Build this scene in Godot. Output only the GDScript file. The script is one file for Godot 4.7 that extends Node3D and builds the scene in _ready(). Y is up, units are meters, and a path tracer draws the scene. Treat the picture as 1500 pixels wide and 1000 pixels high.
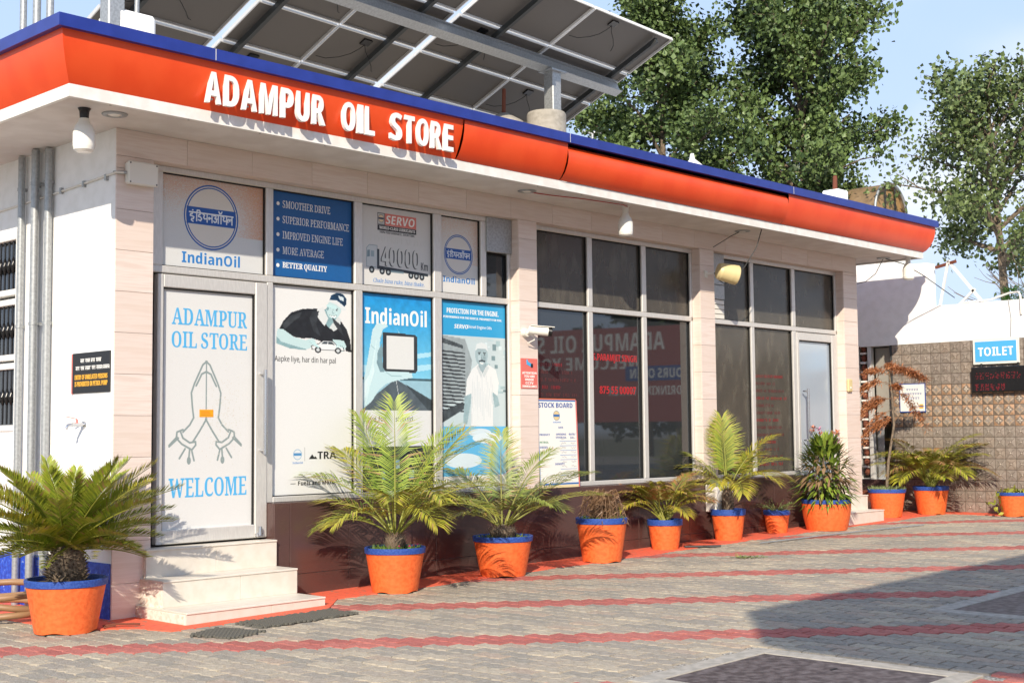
extends Node3D

const SLOPE := 0.0154          # the forecourt climbs gently towards the toilet block
const GZ := -0.15              # plane of the shop glazing; pillars stand in the plane z = 0
var rng := RandomNumberGenerator.new()
var M := {}
var sg := -1                   # smooth group of the faces being added
var used := {}


func _ready() -> void:
	rng.seed = 7
	# ---- camera
	var cam := Camera3D.new()
	cam.name = "camera"
	var yaw := 0.8065
	var pit := 0.0703
	var roll := -0.0097
	var fw := Vector3(sin(yaw) * cos(pit), sin(pit), -cos(yaw) * cos(pit))
	var rt := Vector3(cos(yaw), 0, sin(yaw))
	var up := rt.cross(fw)
	var r2 := rt * cos(roll) + up * sin(roll)
	var u2 := up * cos(roll) - rt * sin(roll)
	cam.transform = Transform3D(Basis(r2, u2, -fw), Vector3(-4.881, 1.297, 8.669))
	cam.fov = rad_to_deg(2.0 * atan(500.0 / 1933.0))
	cam.near = 0.05
	cam.far = 900.0
	add_child(cam)
	cam.current = true
	# ---- sky, exposure
	var env := Environment.new()
	env.background_mode = Environment.BG_SKY
	var sky := Sky.new()
	sky.sky_material = make_sky()
	env.sky = sky
	env.background_energy_multiplier = 1.0
	env.tonemap_mode = Environment.TONE_MAPPER_LINEAR
	env.tonemap_exposure = 1.36
	env.sdfgi_enabled = true
	env.ssao_enabled = true
	env.ssil_enabled = true
	var we := WorldEnvironment.new()
	we.name = "environment"
	we.environment = env
	add_child(we)
	# ---- sun: low morning sun from the left, behind the camera
	var sun := DirectionalLight3D.new()
	sun.name = "sun"
	sun.light_energy = 1.35
	sun.light_color = Color(1.0, 0.95, 0.87)
	sun.light_angular_distance = 0.5
	sun.shadow_enabled = true
	add_child(sun)
	sun.look_at_from_position(Vector3(-13.3, 9.8, 10.0), Vector3.ZERO)
	make_materials()
	build_ground()
	build_store()
	build_roof_things()
	build_toilet_block()
	build_posters()
	build_fixtures()
	build_pots()
	build_small_things()
	build_trees()
	build_forecourt_opposite()


# ------------------------------------------------------------------ helpers
func gy(x: float) -> float:
	return SLOPE * x

func c8(r: float, g: float, b: float) -> Color:
	return Color(r / 255.0, g / 255.0, b / 255.0)

func numbered(called: String) -> String:
	var n: int = used.get(called, 0)
	used[called] = n + 1
	return called if n == 0 else "%s_%03d" % [called, n]

func thing(called: String, label: String, category: String, at := Vector3.ZERO, turn := 0.0, group := "") -> Node3D:
	var o := Node3D.new()
	o.name = numbered(called)
	add_child(o)
	o.position = at
	o.rotation.y = turn
	o.set_meta("label", label)
	o.set_meta("category", category)
	if group:
		o.set_meta("group", group)
	return o

func S() -> SurfaceTool:
	var st := SurfaceTool.new()
	st.begin(Mesh.PRIMITIVE_TRIANGLES)
	sg = -1
	return st

func put(st: SurfaceTool, called: String, m: Material, parent: Node, label := "") -> MeshInstance3D:
	st.generate_normals()
	return puts(st.commit(), called, m, parent, label)

func puts(mesh: Mesh, called: String, m: Material, parent: Node, label := "") -> MeshInstance3D:
	var o := MeshInstance3D.new()
	o.mesh = mesh
	o.material_override = m
	o.name = called
	parent.add_child(o, true)
	if label:
		o.set_meta("label", label)
	return o

func kind(o: Node, k: String) -> Node:
	o.set_meta("kind", k)
	return o

func tri(st: SurfaceTool, a: Vector3, b: Vector3, c: Vector3) -> void:   # counter-clockwise seen from outside
	st.set_smooth_group(sg)
	st.add_vertex(a)
	st.add_vertex(c)
	st.add_vertex(b)

func quad(st: SurfaceTool, a: Vector3, b: Vector3, c: Vector3, d: Vector3) -> void:
	tri(st, a, b, c)
	tri(st, a, c, d)

func quad_uv(st: SurfaceTool, a: Vector3, b: Vector3, c: Vector3, d: Vector3) -> void:   # a lower left, b lower right, c upper right, d upper left
	st.set_smooth_group(-1)
	for k in [[a, Vector2(0, 1)], [c, Vector2(1, 0)], [b, Vector2(1, 1)], [a, Vector2(0, 1)], [d, Vector2(0, 0)], [c, Vector2(1, 0)]]:
		st.set_uv(k[1])
		st.add_vertex(k[0])

func box(st: SurfaceTool, lo: Vector3, hi: Vector3, ch := 0.0) -> void:   # axis aligned box, edges chamfered by ch
	boxt(st, Transform3D(Basis(), (lo + hi) * 0.5), hi - lo, ch)

func boxt(st: SurfaceTool, t: Transform3D, size: Vector3, ch := 0.0) -> void:
	sg = -1
	var h := size * 0.5
	var ax := [Vector3(1, 0, 0), Vector3(0, 1, 0), Vector3(0, 0, 1)]
	var hs := [h.x, h.y, h.z]
	for a in 3:
		var b := (a + 1) % 3
		var c := (a + 2) % 3
		for s in [-1.0, 1.0]:
			var n: Vector3 = ax[a] * hs[a] * s
			var u: Vector3 = ax[b] * (hs[b] - ch)
			var v: Vector3 = ax[c] * (hs[c] - ch) * s
			quad(st, t * (n - u - v), t * (n + u - v), t * (n + u + v), t * (n - u + v))
	if ch <= 0.0:
		return
	for a in 3:
		var b := (a + 1) % 3
		var c := (a + 2) % 3
		for s1 in [-1.0, 1.0]:
			for s2 in [-1.0, 1.0]:
				var e: Vector3 = ax[a] * (hs[a] - ch)
				var p1: Vector3 = ax[b] * hs[b] * s1 + ax[c] * (hs[c] - ch) * s2
				var p2: Vector3 = ax[b] * (hs[b] - ch) * s1 + ax[c] * hs[c] * s2
				if s1 * s2 > 0:
					quad(st, t * (p1 - e), t * (p1 + e), t * (p2 + e), t * (p2 - e))
				else:
					quad(st, t * (p2 - e), t * (p2 + e), t * (p1 + e), t * (p1 - e))
	for sx in [-1.0, 1.0]:
		for sy in [-1.0, 1.0]:
			for sz in [-1.0, 1.0]:
				var q := Vector3(h.x * sx, h.y * sy, h.z * sz)
				var a1 := q - Vector3(0, ch * sy, ch * sz)
				var a2 := q - Vector3(ch * sx, 0, ch * sz)
				var a3 := q - Vector3(ch * sx, ch * sy, 0)
				if sx * sy * sz > 0:
					tri(st, t * a1, t * a2, t * a3)
				else:
					tri(st, t * a1, t * a3, t * a2)

func beam(st: SurfaceTool, a: Vector3, b: Vector3, w: float, h: float, up := Vector3.UP, ch := 0.0) -> void:
	var d := (b - a).normalized()
	var s := d.cross(up).normalized()
	var u := s.cross(d).normalized()
	boxt(st, Transform3D(Basis(s, u, -d), (a + b) * 0.5), Vector3(w, h, a.distance_to(b)), ch)

func tube(st: SurfaceTool, pts: Array, r0: float, r1: float, n := 8, cap := true) -> void:
	sg = 1
	var rings := []
	var prev := Vector3.ZERO
	for i in pts.size():
		var d: Vector3
		if i == 0:
			d = pts[1] - pts[0]
		elif i == pts.size() - 1:
			d = pts[i] - pts[i - 1]
		else:
			d = (pts[i + 1] - pts[i]).normalized() + (pts[i] - pts[i - 1]).normalized()
		d = d.normalized()
		var s := prev - d * prev.dot(d)
		if s.length() < 0.01:
			s = d.cross(Vector3.UP if absf(d.y) < 0.9 else Vector3.RIGHT)
		s = s.normalized()
		prev = s
		var u := d.cross(s)
		var r: float = lerpf(r0, r1, float(i) / maxf(1.0, pts.size() - 1))
		var ring := []
		for k in n:
			var a := TAU * k / n
			ring.append(pts[i] + (s * cos(a) + u * sin(a)) * r)
		rings.append(ring)
	for i in rings.size() - 1:
		for k in n:
			var k2 := (k + 1) % n
			quad(st, rings[i][k], rings[i][k2], rings[i + 1][k2], rings[i + 1][k])
	if cap:
		sg = -1
		for k in range(1, n - 1):
			tri(st, rings[0][0], rings[0][k + 1], rings[0][k])
			var e: Array = rings[rings.size() - 1]
			tri(st, e[0], e[k], e[k + 1])

func lathe(st: SurfaceTool, prof: Array, n: int, at := Vector3.ZERO, smooth := true) -> void:   # prof: Vector2(radius, y) from bottom to top, outside
	for i in prof.size() - 1:
		sg = (2 + i) if smooth else -1
		for k in n:
			var a := TAU * k / n
			var b := TAU * (k + 1) / n
			var p: Vector2 = prof[i]
			var q: Vector2 = prof[i + 1]
			var p1 := at + Vector3(cos(a) * p.x, p.y, -sin(a) * p.x)
			var p2 := at + Vector3(cos(b) * p.x, p.y, -sin(b) * p.x)
			var q1 := at + Vector3(cos(a) * q.x, q.y, -sin(a) * q.x)
			var q2 := at + Vector3(cos(b) * q.x, q.y, -sin(b) * q.x)
			if p.x < 1e-5:
				tri(st, p1, q2, q1)
			elif q.x < 1e-5:
				tri(st, p1, p2, q1)
			else:
				quad(st, p1, p2, q2, q1)

func font(key: String) -> SystemFont:
	if not M.has("font_" + key):
		var f := SystemFont.new()
		f.font_names = PackedStringArray(["Droid Serif" if key.begins_with("serif") else "Droid Sans"])
		f.font_weight = 700 if key.ends_with("b") else 400
		M["font_" + key] = f
	return M["font_" + key]

func txt(parent: Node, s: String, f: String, cx: float, cy: float, w: float, h: float, z: float, m: Material, called := "lettering", deep := 0.002, slant := 0.0) -> MeshInstance3D:
	var t := TextMesh.new()
	t.text = s
	t.font = font(f)
	t.font_size = 48
	t.pixel_size = 0.01
	t.curve_step = 2.0
	t.depth = deep
	var bb := t.get_aabb()
	var o := puts(t, called, m, parent)
	var sx := w / bb.size.x
	var sy := h / bb.size.y
	var mid := bb.get_center()
	o.transform = Transform3D(Basis(Vector3(sx, 0, 0), Vector3(slant * sy, sy, 0), Vector3(0, 0, 1)), Vector3(cx - mid.x * sx - slant * sy * mid.y, cy - mid.y * sy, z + deep * 0.5))
	return o


# ------------------------------------------------------------------ drawing print into images (y runs down)
func ipoly(im: Image, pts: Array, c: Color) -> void:
	var lo := 1e9
	var hi := -1e9
	for p in pts:
		lo = minf(lo, p.y)
		hi = maxf(hi, p.y)
	for y in range(maxi(0, int(lo)), mini(im.get_height(), int(hi) + 1)):
		var yy := y + 0.5
		var xs := []
		for i in pts.size():
			var a: Vector2 = pts[i]
			var b: Vector2 = pts[(i + 1) % pts.size()]
			if (a.y <= yy) != (b.y <= yy):
				xs.append(a.x + (yy - a.y) / (b.y - a.y) * (b.x - a.x))
		xs.sort()
		for k in range(0, xs.size() - 1, 2):
			var x0 := int(round(xs[k]))
			var x1 := int(round(xs[k + 1]))
			if x1 > x0:
				im.fill_rect(Rect2i(x0, y, x1 - x0, 1), c)

func iell(im: Image, x: float, y: float, rx: float, ry: float, c: Color, turn := 0.0) -> void:
	var pts := []
	for k in 40:
		pts.append(Vector2(x, y) + Vector2(cos(TAU * k / 40) * rx, sin(TAU * k / 40) * ry).rotated(turn))
	ipoly(im, pts, c)

func iline(im: Image, pts: Array, w: float, c: Color) -> void:
	for i in pts.size() - 1:
		var a: Vector2 = pts[i]
		var b: Vector2 = pts[i + 1]
		var n := (b - a).normalized().orthogonal() * w * 0.5
		ipoly(im, [a + n, b + n, b - n, a - n], c)
		if w > 2.5:
			iell(im, a.x, a.y, w * 0.5, w * 0.5, c)
			iell(im, b.x, b.y, w * 0.5, w * 0.5, c)

func V(a: Array, sx := 1.0, sy := 1.0, ox := 0.0, oy := 0.0) -> Array:   # flat list of x, y to points
	var r := []
	for i in range(0, a.size(), 2):
		r.append(Vector2(a[i] * sx + ox, a[i + 1] * sy + oy))
	return r

func photo(im: Image, sd: int, amount: float) -> void:   # turns flat drawn areas into the soft mottled tones of an enlarged picture
	var w := im.get_width()
	var h := im.get_height()
	im.resize(w / 7, h / 7, Image.INTERPOLATE_BILINEAR)
	im.resize(w, h, Image.INTERPOLATE_CUBIC)
	var n := FastNoiseLite.new()
	n.seed = sd
	n.frequency = 0.02
	n.fractal_octaves = 4
	im.resize(w / 2, h / 2, Image.INTERPOLATE_BILINEAR)
	for y in im.get_height():
		for x in im.get_width():
			var c := im.get_pixel(x, y)
			var l := c.get_luminance()
			var k := 1.0 + n.get_noise_2d(x, y) * amount * clampf(0.8 - l, 0.0, 0.8)
			im.set_pixel(x, y, Color(minf(c.r * k, 1), minf(c.g * k, 1), minf(c.b * k, 1)))
	im.resize(w, h, Image.INTERPOLATE_BILINEAR)

func print_mat(im: Image, soft := true) -> StandardMaterial3D:
	if soft:
		im.resize(im.get_width() / 2, im.get_height() / 2, Image.INTERPOLATE_BILINEAR)
	# the fine grain of sun-bleached vinyl
	var r := RandomNumberGenerator.new()
	r.seed = 99
	for y in im.get_height():
		for x in im.get_width():
			var c := im.get_pixel(x, y)
			var k := 1.0 + r.randf_range(-0.025, 0.025)
			im.set_pixel(x, y, Color(c.r * k, c.g * k, c.b * k))
	var m := StandardMaterial3D.new()
	m.albedo_texture = ImageTexture.create_from_image(im)
	m.roughness = 0.42
	return m


# ------------------------------------------------------------------ materials
func ntex(freq: float, seed_: int, cols: Array, stops: Array = [], size := 512, oct := 4, normal := false, bump := 4.0) -> NoiseTexture2D:
	var n := FastNoiseLite.new()
	n.seed = seed_
	n.frequency = freq
	n.noise_type = FastNoiseLite.TYPE_SIMPLEX_SMOOTH
	n.fractal_octaves = oct
	var t := NoiseTexture2D.new()
	t.width = size
	t.height = size
	t.seamless = true
	t.noise = n
	if normal:
		t.as_normal_map = true
		t.bump_strength = bump
	else:
		var g := Gradient.new()
		var offs := PackedFloat32Array()
		var cc := PackedColorArray()
		for i in cols.size():
			offs.append(stops[i] if stops.size() else float(i) / (cols.size() - 1))
			cc.append(cols[i])
		g.offsets = offs
		g.colors = cc
		t.color_ramp = g
	return t

func mat(key: String, c: Color, rough := 0.7, metal := 0.0) -> StandardMaterial3D:
	var m := StandardMaterial3D.new()
	m.albedo_color = c
	m.roughness = rough
	m.metallic = metal
	M[key] = m
	return m

func nmat(key: String, cols: Array, freq: float, scale_: Vector3, rough := 0.7, metal := 0.0, stops: Array = [], bump := 0.0, seed_ := 3) -> StandardMaterial3D:
	var m := mat(key, Color.WHITE, rough, metal)
	m.albedo_texture = ntex(freq, seed_, cols, stops)
	m.uv1_triplanar = true
	m.uv1_world_triplanar = true
	m.uv1_scale = scale_
	if bump > 0.0:
		m.normal_enabled = true
		m.normal_texture = ntex(freq * 1.5, seed_ + 5, [], [], 512, 4, true, bump)
		m.normal_scale = 0.6
	return m

func leafmat(key: String) -> StandardMaterial3D:
	var m := mat(key, Color.WHITE, 0.5)
	m.vertex_color_use_as_albedo = true
	m.backlight_enabled = true
	m.backlight = Color(0.25, 0.3, 0.08)
	m.cull_mode = BaseMaterial3D.CULL_DISABLED
	return m

func make_materials() -> void:
	nmat("white_wall", [c8(234, 234, 232), c8(239, 239, 238), c8(242, 242, 241)], 0.02, Vector3.ONE * 0.6, 0.85, 0.0, [0.2, 0.5, 0.8])
	nmat("soffit", [c8(212, 206, 200), c8(222, 217, 212)], 0.012, Vector3.ONE * 0.4, 0.9, 0.0, [0.3, 0.7])
	nmat("pillar_tile", [c8(217, 199, 187), c8(221, 204, 193), c8(224, 208, 198), c8(218, 201, 190)], 0.012, Vector3(0.22, 3.2, 0.22), 0.45, 0.0, [0.2, 0.45, 0.6, 0.85], 0.0, 11)
	nmat("pillar_tile_pale", [c8(218, 200, 189), c8(225, 209, 199), c8(228, 214, 205), c8(221, 204, 194)], 0.012, Vector3(0.25, 3.6, 0.25), 0.45, 0.0, [0.2, 0.45, 0.6, 0.85], 0.0, 23)
	mat("grout", c8(176, 160, 150), 0.9)
	var gr := nmat("granite", [c8(60, 42, 40), c8(84, 60, 56), c8(94, 70, 66), c8(136, 114, 108)], 0.22, Vector3.ONE * 1.6, 0.22, 0.0, [0.3, 0.5, 0.68, 0.86], 0.0, 31)
	gr.clearcoat_enabled = true
	gr.clearcoat = 0.3
	gr.clearcoat_roughness = 0.1
	nmat("step_tile", [c8(212, 204, 191), c8(216, 209, 197), c8(219, 212, 201)], 0.02, Vector3.ONE * 0.8, 0.4, 0.0, [0.2, 0.5, 0.8], 0.0, 41)
	nmat("step_side", [c8(212, 201, 187), c8(224, 214, 201), c8(232, 224, 213), c8(214, 192, 172)], 0.03, Vector3.ONE * 0.9, 0.85, 0.0, [0.25, 0.45, 0.65, 0.85], 2.5, 43)
	nmat("aluminium", [c8(208, 206, 202), c8(216, 214, 210)], 0.05, Vector3(2, 0.4, 2), 0.42, 0.35, [0.3, 0.7], 0.0, 51)
	mat("steel", c8(196, 197, 200), 0.25, 0.9)
	nmat("galvanised", [c8(156, 159, 160), c8(166, 169, 170), c8(174, 177, 178)], 0.05, Vector3.ONE * 1.2, 0.45, 0.5, [0.3, 0.5, 0.7], 0.0, 53)
	mat("dark_steel", c8(74, 76, 76), 0.55, 0.5)
	mat("black_rubber", c8(20, 20, 20), 0.7)
	mat("mat_rubber", c8(94, 92, 85), 0.9)
	nmat("orange_cladding", [c8(232, 74, 26), c8(236, 79, 30), c8(239, 84, 34)], 0.008, Vector3.ONE * 0.5, 0.42, 0.0, [0.3, 0.5, 0.7], 0.0, 61)
	nmat("blue_cladding", [c8(28, 48, 132), c8(33, 54, 142)], 0.01, Vector3.ONE * 0.6, 0.35, 0.0, [0.3, 0.7], 0.0, 63)
	nmat("white_cladding", [c8(222, 220, 214), c8(233, 231, 226)], 0.02, Vector3.ONE * 0.6, 0.5, 0.0, [0.3, 0.7], 0.0, 65)
	mat("seam", c8(52, 18, 12), 0.8)
	nmat("blue_paint", [c8(24, 58, 160), c8(32, 72, 182), c8(42, 86, 196), c8(196, 200, 214)], 0.03, Vector3.ONE * 1.2, 0.6, 0.0, [0.25, 0.5, 0.78, 0.98], 1.0, 67)
	nmat("pot_orange", [c8(220, 92, 38), c8(236, 108, 50), c8(240, 118, 60), c8(205, 84, 40)], 0.03, Vector3.ONE * 1.4, 0.62, 0.0, [0.2, 0.5, 0.75, 0.97], 1.6, 71)
	nmat("pot_blue", [c8(30, 62, 140), c8(42, 80, 164), c8(70, 104, 176)], 0.05, Vector3.ONE * 2.0, 0.6, 0.0, [0.25, 0.55, 0.9], 1.5, 73)
	nmat("soil", [c8(52, 40, 28), c8(84, 66, 46), c8(104, 86, 62)], 0.08, Vector3.ONE * 3.0, 0.95, 0.0, [0.25, 0.5, 0.8], 5.0, 75)
	nmat("orange_floor_paint", [c8(150, 120, 104), c8(222, 96, 66), c8(232, 106, 76), c8(214, 90, 70)], 0.02, Vector3.ONE * 1.0, 0.8, 0.0, [0.16, 0.26, 0.6, 0.85], 2.0, 77)
	nmat("concrete", [c8(150, 145, 135), c8(162, 156, 146), c8(172, 166, 156)], 0.025, Vector3.ONE * 0.9, 0.9, 0.0, [0.25, 0.5, 0.8], 1.5, 79)
	nmat("plate_iron", [c8(70, 60, 58), c8(94, 84, 82), c8(112, 103, 102)], 0.02, Vector3.ONE * 1.1, 0.55, 0.2, [0.25, 0.5, 0.8], 2.0, 81)
	nmat("joint_sand", [c8(104, 98, 90), c8(150, 144, 134), c8(206, 202, 194)], 0.06, Vector3.ONE * 1.5, 0.95, 0.0, [0.25, 0.5, 0.85], 2.0, 83)
	nmat("earth", [c8(96, 92, 70), c8(126, 118, 92), c8(84, 96, 56)], 0.01, Vector3.ONE * 0.1, 0.95, 0.0, [0.25, 0.5, 0.8], 0.0, 85)
	var pv := mat("paver", Color.WHITE, 0.88)
	pv.vertex_color_use_as_albedo = true
	pv.albedo_texture = ntex(0.02, 87, [c8(222, 219, 214), c8(236, 234, 230), c8(248, 247, 245)], [0.2, 0.5, 0.8], 1024, 5)
	pv.uv1_triplanar = true
	pv.uv1_world_triplanar = true
	pv.uv1_scale = Vector3.ONE * 0.9
	pv.normal_enabled = true
	pv.normal_texture = ntex(0.12, 88, [], [], 512, 3, true, 2.0)
	var tl := mat("relief_tile", Color.WHITE, 0.4)
	tl.vertex_color_use_as_albedo = true
	tl.albedo_texture = ntex(0.03, 89, [c8(218, 214, 210), c8(246, 244, 242)], [0.3, 0.7])
	tl.uv1_triplanar = true
	tl.uv1_world_triplanar = true
	var gl := mat("glass_dark", Color(0.24, 0.255, 0.27, 0.70), 0.02, 0.3)
	gl.transparency = BaseMaterial3D.TRANSPARENCY_ALPHA
	gl.metallic_specular = 0.75
	var gd := mat("glass_dusty", Color(1, 1, 1, 0.86), 0.22)
	gd.albedo_texture = ntex(0.012, 91, [c8(76, 73, 67), c8(82, 78, 71), c8(88, 84, 76), c8(98, 94, 85)], [0.2, 0.48, 0.66, 0.9])
	gd.uv1_triplanar = true
	gd.uv1_world_triplanar = true
	gd.uv1_scale = Vector3(0.9, 0.35, 0.9)
	gd.transparency = BaseMaterial3D.TRANSPARENCY_ALPHA
	mat("mirror_film", c8(182, 194, 206), 0.18, 0.25)
	mat("print_white", c8(226, 226, 222), 0.45)
	mat("print_blue", c8(40, 120, 190), 0.45)
	mat("print_sky", c8(78, 170, 222), 0.45)
	mat("print_navy", c8(20, 70, 150), 0.45)
	mat("print_black", c8(28, 28, 30), 0.45)
	mat("print_grey", c8(80, 84, 86), 0.5)
	mat("print_faint", c8(206, 207, 204), 0.5)
	mat("print_red", c8(176, 32, 36), 0.45)
	mat("window_red", c8(128, 26, 32), 0.5)
	mat("window_red_faded", c8(92, 40, 40), 0.6)
	mat("print_red_faded", c8(222, 120, 112), 0.5)
	mat("print_yellow", c8(232, 176, 60), 0.5)
	mat("print_orange", c8(244, 160, 20), 0.5)
	mat("letter_white", c8(238, 237, 233), 0.4)
	mat("plastic_white", c8(226, 223, 214), 0.4)
	mat("plastic_beige", c8(214, 196, 146), 0.45)
	mat("bulb_glass", c8(236, 234, 226), 0.25)
	mat("black_plastic", c8(26, 26, 28), 0.3)
	mat("lens", c8(10, 10, 14), 0.05)
	mat("room_wall", c8(150, 146, 138), 0.9)
	nmat("wood", [c8(96, 62, 38), c8(128, 88, 56)], 0.03, Vector3(0.5, 4, 0.5), 0.5, 0.0, [0.3, 0.7], 0.0, 93)
	nmat("bark", [c8(78, 66, 54), c8(116, 102, 86), c8(140, 126, 108)], 0.05, Vector3(2, 0.6, 2), 0.9, 0.0, [0.25, 0.5, 0.8], 4.0, 95)
	mat("dead_stem", c8(118, 84, 60), 0.85)
	mat("rust", c8(112, 62, 44), 0.85)
	mat("panel_back", c8(96, 91, 85), 0.6)
	mat("panel_glass", c8(18, 24, 44), 0.12)
	mat("hose", c8(150, 116, 84), 0.5)
	nmat("vault_sheet", [c8(116, 96, 72), c8(142, 120, 92)], 0.03, Vector3(2, 0.5, 0.5), 0.55, 0.0, [0.3, 0.7], 0.0, 97)
	leafmat("leaf")
	var dl := leafmat("dry_leaf")
	dl.backlight = Color(0.12, 0.06, 0.03)
	var tlf := leafmat("tree_leaf")
	tlf.backlight = Color(0.12, 0.16, 0.03)


func make_sky() -> PanoramaSkyMaterial:
	var w := 1024
	var h := 512
	var im := Image.create(w, h, false, Image.FORMAT_RGBF)
	var n := FastNoiseLite.new()
	n.seed = 12
	n.noise_type = FastNoiseLite.TYPE_SIMPLEX_SMOOTH
	n.fractal_octaves = 5
	n.frequency = 1.6
	for y in h:
		var el := PI * (0.5 - (y + 0.5) / h)
		for x in w:
			var az := TAU * (x + 0.5) / w
			var d := Vector3(cos(el) * cos(az), sin(el), cos(el) * sin(az))
			var t := clampf(d.y, 0.0, 1.0)
			var c := Color(0.62, 0.73, 0.88).lerp(Color(0.22, 0.40, 0.76), pow(t, 0.6))
			if d.y > 0.0:
				var k := 1.0 / (d.y + 0.35)
				var f := n.get_noise_3d(d.x * k, 0.4, d.z * k)
				var cl := smoothstep(-0.25, 0.5, f) * 0.85
				c = c.lerp(Color(0.80, 0.82, 0.86), cl)
			else:
				c = Color(0.32, 0.31, 0.29)
			im.set_pixel(x, y, Color(c.r, c.g, c.b))
	var m := PanoramaSkyMaterial.new()
	m.panorama = ImageTexture.create_from_image(im)
	return m


# ------------------------------------------------------------------ ground and paving
func paver_mesh(c: Color, jit: float) -> ArrayMesh:
	var st := S()
	st.set_color(c)
	var L := 0.2190
	var W := 0.1065
	var a := 0.009
	var side := []
	for k in 5:   # wavy long side, one wave per half length
		var u := k / 4.0
		side.append([u * L - L / 2, a if k % 2 == 0 else -a])
	var pts := []
	for s in side:
		pts.append(Vector2(-W / 2 + s[1], s[0]))
	for i in range(side.size() - 1, -1, -1):
		pts.append(Vector2(W / 2 + side[i][1], side[i][0]))
	var n := pts.size()
	var inner := []
	for i in n:
		var p: Vector2 = pts[i]
		inner.append(Vector2(p.x - signf(p.x) * 0.006, p.y * 0.95))
	var y := jit
	for i in 4:   # top face as strips between the two long sides
		var b1: Vector2 = inner[i]
		var b2: Vector2 = inner[i + 1]
		var d1: Vector2 = inner[n - 1 - i]
		var d2: Vector2 = inner[n - 2 - i]
		quad(st, Vector3(b1.x, y, b1.y), Vector3(b2.x, y, b2.y), Vector3(d2.x, y, d2.y), Vector3(d1.x, y, d1.y))
	for i in n:
		var p: Vector2 = pts[i]
		var q: Vector2 = pts[(i + 1) % n]
		var e: Vector2 = inner[i]
		var f: Vector2 = inner[(i + 1) % n]
		quad(st, Vector3(e.x, y, e.y), Vector3(p.x, -0.012, p.y), Vector3(q.x, -0.012, q.y), Vector3(f.x, y, f.y))
	st.generate_normals()
	return st.commit()

func sheet(pts: Array, y: float, thick: float) -> SurfaceTool:   # flat plate with an outline (x, z)
	var st := S()
	var pk := PackedVector2Array(pts)
	var idx := Geometry2D.triangulate_polygon(pk)
	for i in range(0, idx.size(), 3):
		var a := pk[idx[i]]
		var b := pk[idx[i + 1]]
		var c := pk[idx[i + 2]]
		if (b - a).cross(c - a) > 0:
			var t := b
			b = c
			c = t
		tri(st, Vector3(a.x, y, a.y), Vector3(b.x, y, b.y), Vector3(c.x, y, c.y))
	var cw := Geometry2D.is_polygon_clockwise(pk)
	for i in pts.size():
		var a: Vector2 = pts[i]
		var b: Vector2 = pts[(i + 1) % pts.size()]
		if cw:
			var t := a
			a = b
			b = t
		quad(st, Vector3(a.x, y, a.y), Vector3(b.x, y, b.y), Vector3(b.x, y - thick, b.y), Vector3(a.x, y - thick, a.y))
	return st

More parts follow.
